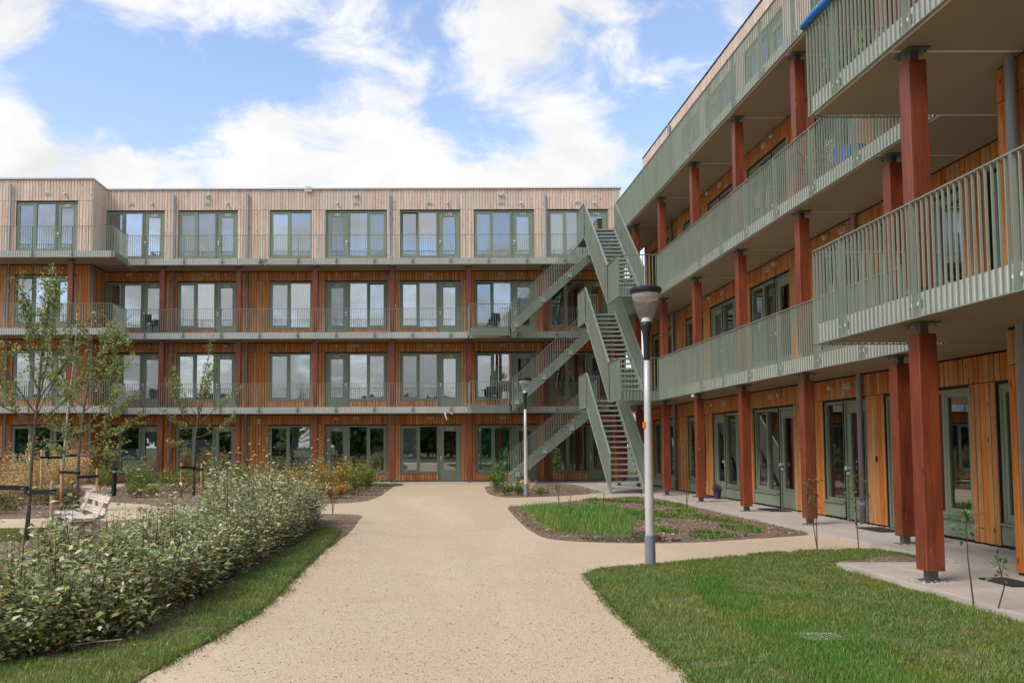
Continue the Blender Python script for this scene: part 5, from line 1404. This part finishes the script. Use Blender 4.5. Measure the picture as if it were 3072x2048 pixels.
where = ['at the left end of the row before door 125', 'right beside the black bollard', 'below the frosted window beside door 125', 'in front of door 125', 'right of door 125 near its post', 'in the front of the row left of the sapling', 'behind the left stake of the slim sapling', 'under the window beside door 123', 'behind the slim sapling', 'right of the slim sapling', 'below door 123', 'before the zinc pipe right of door 123', 'at the front edge of the far left bed', 'low before the right stake of the slim sapling']
for i, ((x, y), w) in enumerate(zip(spots, where)):
    bush('garden_bush', 'loose yellow green bush ' + w, x, y, rb.uniform(0.7, 1.15) * (0.6 if i in (12, 13) else 1), rb.uniform(0.45, 0.65), 26, 950, 0.07, GREENB, [3, 2.5, 2.5, 1.6, 1.5], 240 + i, group='bushes before the far block')
spots = [(-12.6, 27.2), (-12.0, 28.4), (-11.2, 27.2), (-13.6, 27.8), (-14.2, 26.4), (-11.6, 25.8), (-13.0, 25.2), (-11.9, 24.2), (-10.9, 26.2)]
where = ['tallest under the bay window', 'right of the tallest one under the bay window', 'behind the right stake of the birch', 'before the bay window at the left', 'at the left picture edge', 'just behind the birch', 'behind the lone stake', 'in front of the golden group', 'between birch and second apple tree']
for i, ((x, y), w) in enumerate(zip(spots, where)):
    bush('golden_grass', 'golden dry ornamental grass ' + w, x, y, (1.75, 1.5, 1.6, 1.3, 1.2, 1.2, 1.1, 0.8, 1.5)[i], 0.55, 40, 1500, 0.085, GOLD, [3, 2, 2, 1.5, 1], 280 + i, group='golden ornamental grasses', lw=0.3, cat='ornamental grass')
for i, (x, y) in enumerate([(-9.6, 20.6), (-10.6, 20.0), (-11.4, 21.4), (-9.9, 22.4), (-12.6, 19.8), (-10.9, 22.6), (-8.9, 20.9), (-9.4, 19.3)]):
    bush('low_shrub', 'low sprawling olive shrub ' + ['left of the second apple tree stake', 'in the middle of the bare left bed', 'at the back of the bare left bed', 'before the green watering ring', 'at the left picture edge', 'behind the bare left bed near the birch', 'just before the second apple tree', 'at the path edge of the left bed'][i], x, y, rb.uniform(0.28, 0.5), rb.uniform(0.45, 0.7), 22, 700, 0.06, [(108, 104, 54), (130, 116, 66), (84, 92, 44), (146, 120, 70)], [3, 2, 2, 1], 300 + i, group='low shrubs in the left bed')
# plants in the bed by the far lamp
for i, (x, y, h, rad, nl, lb) in enumerate([(2.25, 27.4, 0.75, 0.35, 500, 'grassy green weed clump left of the far lamp post'), (2.45, 25.9, 0.35, 0.3, 350, 'low leafy weed before the far lamp post'), (2.75, 25.6, 0.3, 0.25, 260, 'broad leaved weed at the left foot of the far lamp post'), (3.05, 26.2, 0.5, 0.2, 200, 'dry brown weed right of the far lamp post'), (2.35, 28.6, 1.1, 0.3, 380, 'tall thin weed near the lower end of the stairs'), (3.4, 25.5, 0.18, 0.2, 120, 'small seedling right of the far lamp post')]):
    bush('weed', lb, x, y, h, rad, 14, nl, 0.09, [(94, 132, 54), (120, 150, 66), (74, 108, 42)] if i != 3 else GOLD[:3], [3, 2, 2], 320 + i, cat='weed', group='weeds by the far lamp', lw=0.35)

def sapling(label, x, y, h, seed, pts=None, clumps=(0.6, 1.0), n=120, ll=0.055, stems=1, cols=None):
    r = rng(seed); t = empty('sapling', (x, y, 0.008)); tag(t, label, 'sapling', 'thin saplings in the beds')
    st = MB(); P, D = [], []
    for s_ in range(stems):
        a = r.uniform(0, 6.28); k = 0.05 + 0.10 * s_
        tip = np.array([math.cos(a) * k * h, math.sin(a) * k * h, h * (1 - 0.18 * s_)]); mid = tip * 0.5 + np.append(r.normal(0, 0.02, 2), 0.0)
        st.tube([(0, 0, 0), mid, tip], [0.008, 0.006, 0.003], 5, False)
        m_ = n // stems; s = r.uniform(clumps[0], clumps[1], m_)[:, None]; q = np.where(s < 0.5, mid * s * 2, mid + (tip - mid) * (s - 0.5) * 2)
        dd = unitv(r.normal(0, 1, (m_, 3)) + np.array([0, 0, 0.25])); P.append(q + dd * r.uniform(0, 0.11, (m_, 1))); D.append(dd)
        for j in range(7):
            s1 = r.uniform(clumps[0], clumps[1]); b0 = mid + (tip - mid) * max(0, (s1 - 0.5) * 2); e = b0 + r.normal(0, 0.07, 3) + np.array([0, 0, 0.04]); st.tube([b0, e], [0.003, 0.001], 4, False)
    P = np.concatenate(P); D = np.concatenate(D); nn = len(P); L = ll * r.uniform(0.6, 1.3, nn)
    st.build('stem', M['stem'], t)
    plant_mesh_leaves(t, 'leaves', P, D, np.array([0, 0, 1.0]) + r.normal(0, 0.4, (nn, 3)), L, L * 0.5, palette(r, nn, cols or [(84, 120, 52), (110, 144, 66), (64, 98, 42)], [3, 2, 2]), M['leaf'], True, None)
sapling('two stemmed sapling with leafy top at the lawn corner before a brown post', 5.52, 12.25, 1.05, 401, n=70, stems=2, clumps=(0.62, 1.0))
sapling('slender sapling with pale leaves before the zinc downpipe', 6.08, 12.2, 1.15, 402, n=90, clumps=(0.3, 1.0))
sapling('tall sapling at the edge of the sunken bed near the walkway', 6.22, 20.7, 1.85, 403, n=110, clumps=(0.3, 1.0), stems=2)
sapling('nearest sapling by the paving with leaves at its top', 5.0, 7.95, 0.86, 404, n=42, clumps=(0.72, 1.02), ll=0.07)
sapling('short bent sapling next to the nearest one', 5.02, 7.66, 0.46, 405, n=20, clumps=(0.7, 1.02), ll=0.07)
sapling('leafy young bush below the stairs in the bed by the far lamp', 4.2, 28.1, 1.35, 406, n=200, clumps=(0.35, 1.0), stems=2, ll=0.08)
sapling('bare thin sapling at the far edge of the sunken bed', 3.36, 22.0, 0.62, 407, n=8, stems=2)
sapling('thin dark stalk standing in the tall grass', 2.86, 17.0, 0.55, 408, n=6)
sapling('second thin stalk farther back in the tall grass', 3.8, 18.5, 0.5, 409, n=6)
sapling('spindly young shrub at the tip of the hedge by the path bend', -2.05, 18.75, 0.62, 410, n=60, stems=3, clumps=(0.45, 1.0), ll=0.045, cols=[(104, 120, 56), (126, 130, 64)] and [(104, 120, 56), (126, 130, 64), (90, 104, 50)])

# ------------------------------------------------------------------ small things
def mat_(x, y, w, d, label):
    o = MB().cbox(-w / 2, w / 2, -d / 2, d / 2, 0.0, 0.014, 0.01).build('doormat', M['mat'], None, (x, y, 0.039)); tag(o, label, 'doormat', 'doormats along the right walkway')
mat_(7.72, 24.0, 0.45, 0.8, 'dark doormat beside the purple pot'); mat_(7.72, 19.2, 0.45, 0.8, 'dark doormat before the door with the leaning pole inside'); mat_(7.70, 14.7, 0.45, 0.8, 'dark doormat behind the second nearest post'); mat_(6.1, 9.1, 0.3, 0.55, 'nearest doormat at the right picture edge')
def pot():
    t = empty('potted_plant', (7.86, 23.35, 0.039)); tag(t, 'purple plant pot with lavender standing by the door on the right', 'plant pot')
    MB().lathe([(0.0, 0.0), (0.075, 0.0), (0.10, 0.18), (0.108, 0.18), (0.108, 0.2), (0.09, 0.2), (0.085, 0.17), (0.0, 0.17)], 18).build('pot', M['purple'], t)
    r = rng(61); n = 160; a = r.uniform(0, 6.28, n); q = r.uniform(0, 0.08, n); P = np.stack([np.cos(a) * q, np.sin(a) * q, np.full(n, 0.17)], 1)
    D = np.stack([np.cos(a) * q * 4, np.sin(a) * q * 4, np.ones(n)], 1) + r.normal(0, .2, (n, 3))
    plant_mesh_leaves(t, 'foliage', P, D, r.normal(0, 1, (n, 3)), r.uniform(0.12, 0.26, n), np.full(n, 0.012), palette(r, n, [(98, 104, 84), (120, 116, 110), (96, 84, 110)], [3, 2, 1]), M['leaf'], False)
pot()
# blue cover rolled along the bay railing
t = MB().tube([(5.02, 11.10, 7.02), (5.02, 10.85, 7.03), (5.02, 10.3, 7.02), (5.02, 9.75, 7.04), (5.02, 9.3, 7.02)], [0.05, 0.058, 0.052, 0.06, 0.05], 12).build('awning_roll', M['blue'], None, smooth=True)
tag(t, 'bright blue rolled tarpaulin tied along the upper balcony rail', 'tarpaulin')
bush('balcony_plant', 'potted green plant behind the upper bay railing', 5.4, 10.75, 0.6, 0.3, 14, 240, 0.09, [(96, 136, 56), (120, 150, 70), (80, 116, 48)], [3, 2, 2], 501, 'balcony plant', z=6.05, lw=0.5)
bush('balcony_plant', 'dry spiky plant hanging behind the brown post on the second gallery', 7.1, 15.0, 0.75, 0.35, 16, 160, 0.2, [(176, 132, 70), (140, 130, 60), (110, 120, 56)], [2, 2, 1], 502, 'balcony plant', z=6.05, lw=0.12)
o = MB().lathe([(0.0, 0.0), (0.2, 0.0), (0.26, 0.3), (0.27, 0.3), (0.21, 0.0)], 20).build('blue_tub', M['blue'], None, (7.0, 13.9, 6.052)); tag(o, 'bright blue plastic tub on the second gallery floor', 'tub')
# lawn odds and ends
def grate():
    t = empty('drain_grate', (3.02, 6.68, 0.022)); tag(t, 'pale slatted drain grate lying in the near lawn', 'drain grate')
    for i in range(9): MB().box(-0.15 + i * 0.036, -0.140 + i * 0.036, -0.10, 0.10, 0.0, 0.004).build('slat', M['vent'], t)
    MB().box(-0.16, 0.165, -0.115, -0.10, 0.0, 0.003).box(-0.16, 0.165, 0.10, 0.115, 0.0, 0.003).build('frame', M['vent'], t)
grate()
o = MB().quad((0, 0, 0.045), (0.05, 0.025, 0.060), (0.11, -0.01, 0.042), (0.04, -0.022, 0.05)).build('dead_leaf', M['stem'], None, (3.2, 5.86, 0.0))
tag(o, 'single brown dead leaf on the near lawn', 'leaf')
o = MB().box(-0.05, 0.05, -0.06, 0.06, 0.0, 0.006).build('paper_scrap', M['paper'], None, (-1.28, 14.9, 0.004), 0.5); tag(o, 'white paper scrap on the path near the hedge tip', 'litter')
def streamer(name, pts, r_, mat, label, cat):
    o = MB().tube(pts, r_, 6).build(name, mat); tag(o, label, cat)
streamer('white_streamer', [(0.72, 34.12, 2.80), (0.75, 34.10, 2.66), (0.80, 34.08, 2.50)], [0.03, 0.03, 0.012], M['paper'], 'longer white ribbon hanging from the gallery edge above door 119', 'ribbon')
streamer('white_streamer', [(0.95, 34.12, 2.82), (1.02, 34.1, 2.73)], [0.03, 0.015], M['paper'], 'shorter white ribbon hanging from the gallery edge above door 119', 'ribbon')
rr_ = random.Random(4); g = MB()
for i in range(14):
    x = -6.75 + i * 0.025; g.tube([(x, 34.12, 8.90 + rr_.uniform(-0.06, 0.08)), (x + 0.05, 34.10, 8.93 + rr_.uniform(-0.08, 0.08))], 0.014, 5)
g.tube([(-6.55, 34.1, 8.82), (-6.45, 34.08, 8.72)], 0.03, 6); o = g.build('festoon', M['steel']); tag(o, 'small grey cable bundle hooked on the top gallery edge', 'cable')
o = MB().lathe([(0.0, 0.0), (0.03, 0.0), (0.05, -0.10), (0.0, -0.10)], 12).build('spotlight', M['white'], None, (6.72, 21.6, 2.80)); tag(o, 'small white spotlight under the edge of the first right gallery', 'lamp')
streamer('fallen_twig', [(-2.62, 6.32, 0.05), (-2.45, 6.40, 0.06), (-2.28, 6.50, 0.055)], 0.004, M['plank'], 'pale dry twig lying on the verge by the hedge', 'twig')

def chair(x, y, z, rz, label):
    t = empty('balcony_chair', (x, y, z), rz); tag(t, label, 'chair', 'black chairs on the galleries')
    MB().box(-0.21, 0.21, -0.20, 0.20, 0.42, 0.445).build('seat', M['black'], t)
    MB().hexa([(-0.20, 0.19, 0.50), (0.20, 0.19, 0.50), (0.20, 0.215, 0.50), (-0.20, 0.215, 0.50), (-0.20, 0.26, 0.84), (0.20, 0.26, 0.84), (0.20, 0.285, 0.84), (-0.20, 0.285, 0.84)]).build('backrest', M['black'], t)
    for sx in (-0.19, 0.19):
        MB().tube([(sx, -0.19, 0.42), (sx, -0.21, 0.0)], 0.012, 6).build('leg', M['black'], t)
        MB().tube([(sx, 0.27, 0.80), (sx, 0.18, 0.42), (sx, 0.22, 0.0)], 0.012, 6).build('leg', M['black'], t)
chair(-11.3, 35.15, 6.052, R(150), 'black chair behind the railing before door 165')
chair(2.75, 35.1, 6.052, R(200), 'black chair at the stair landing before door 157')
chair(2.7, 35.1, 3.052, R(160), 'black chair below it, at the lower stair landing')
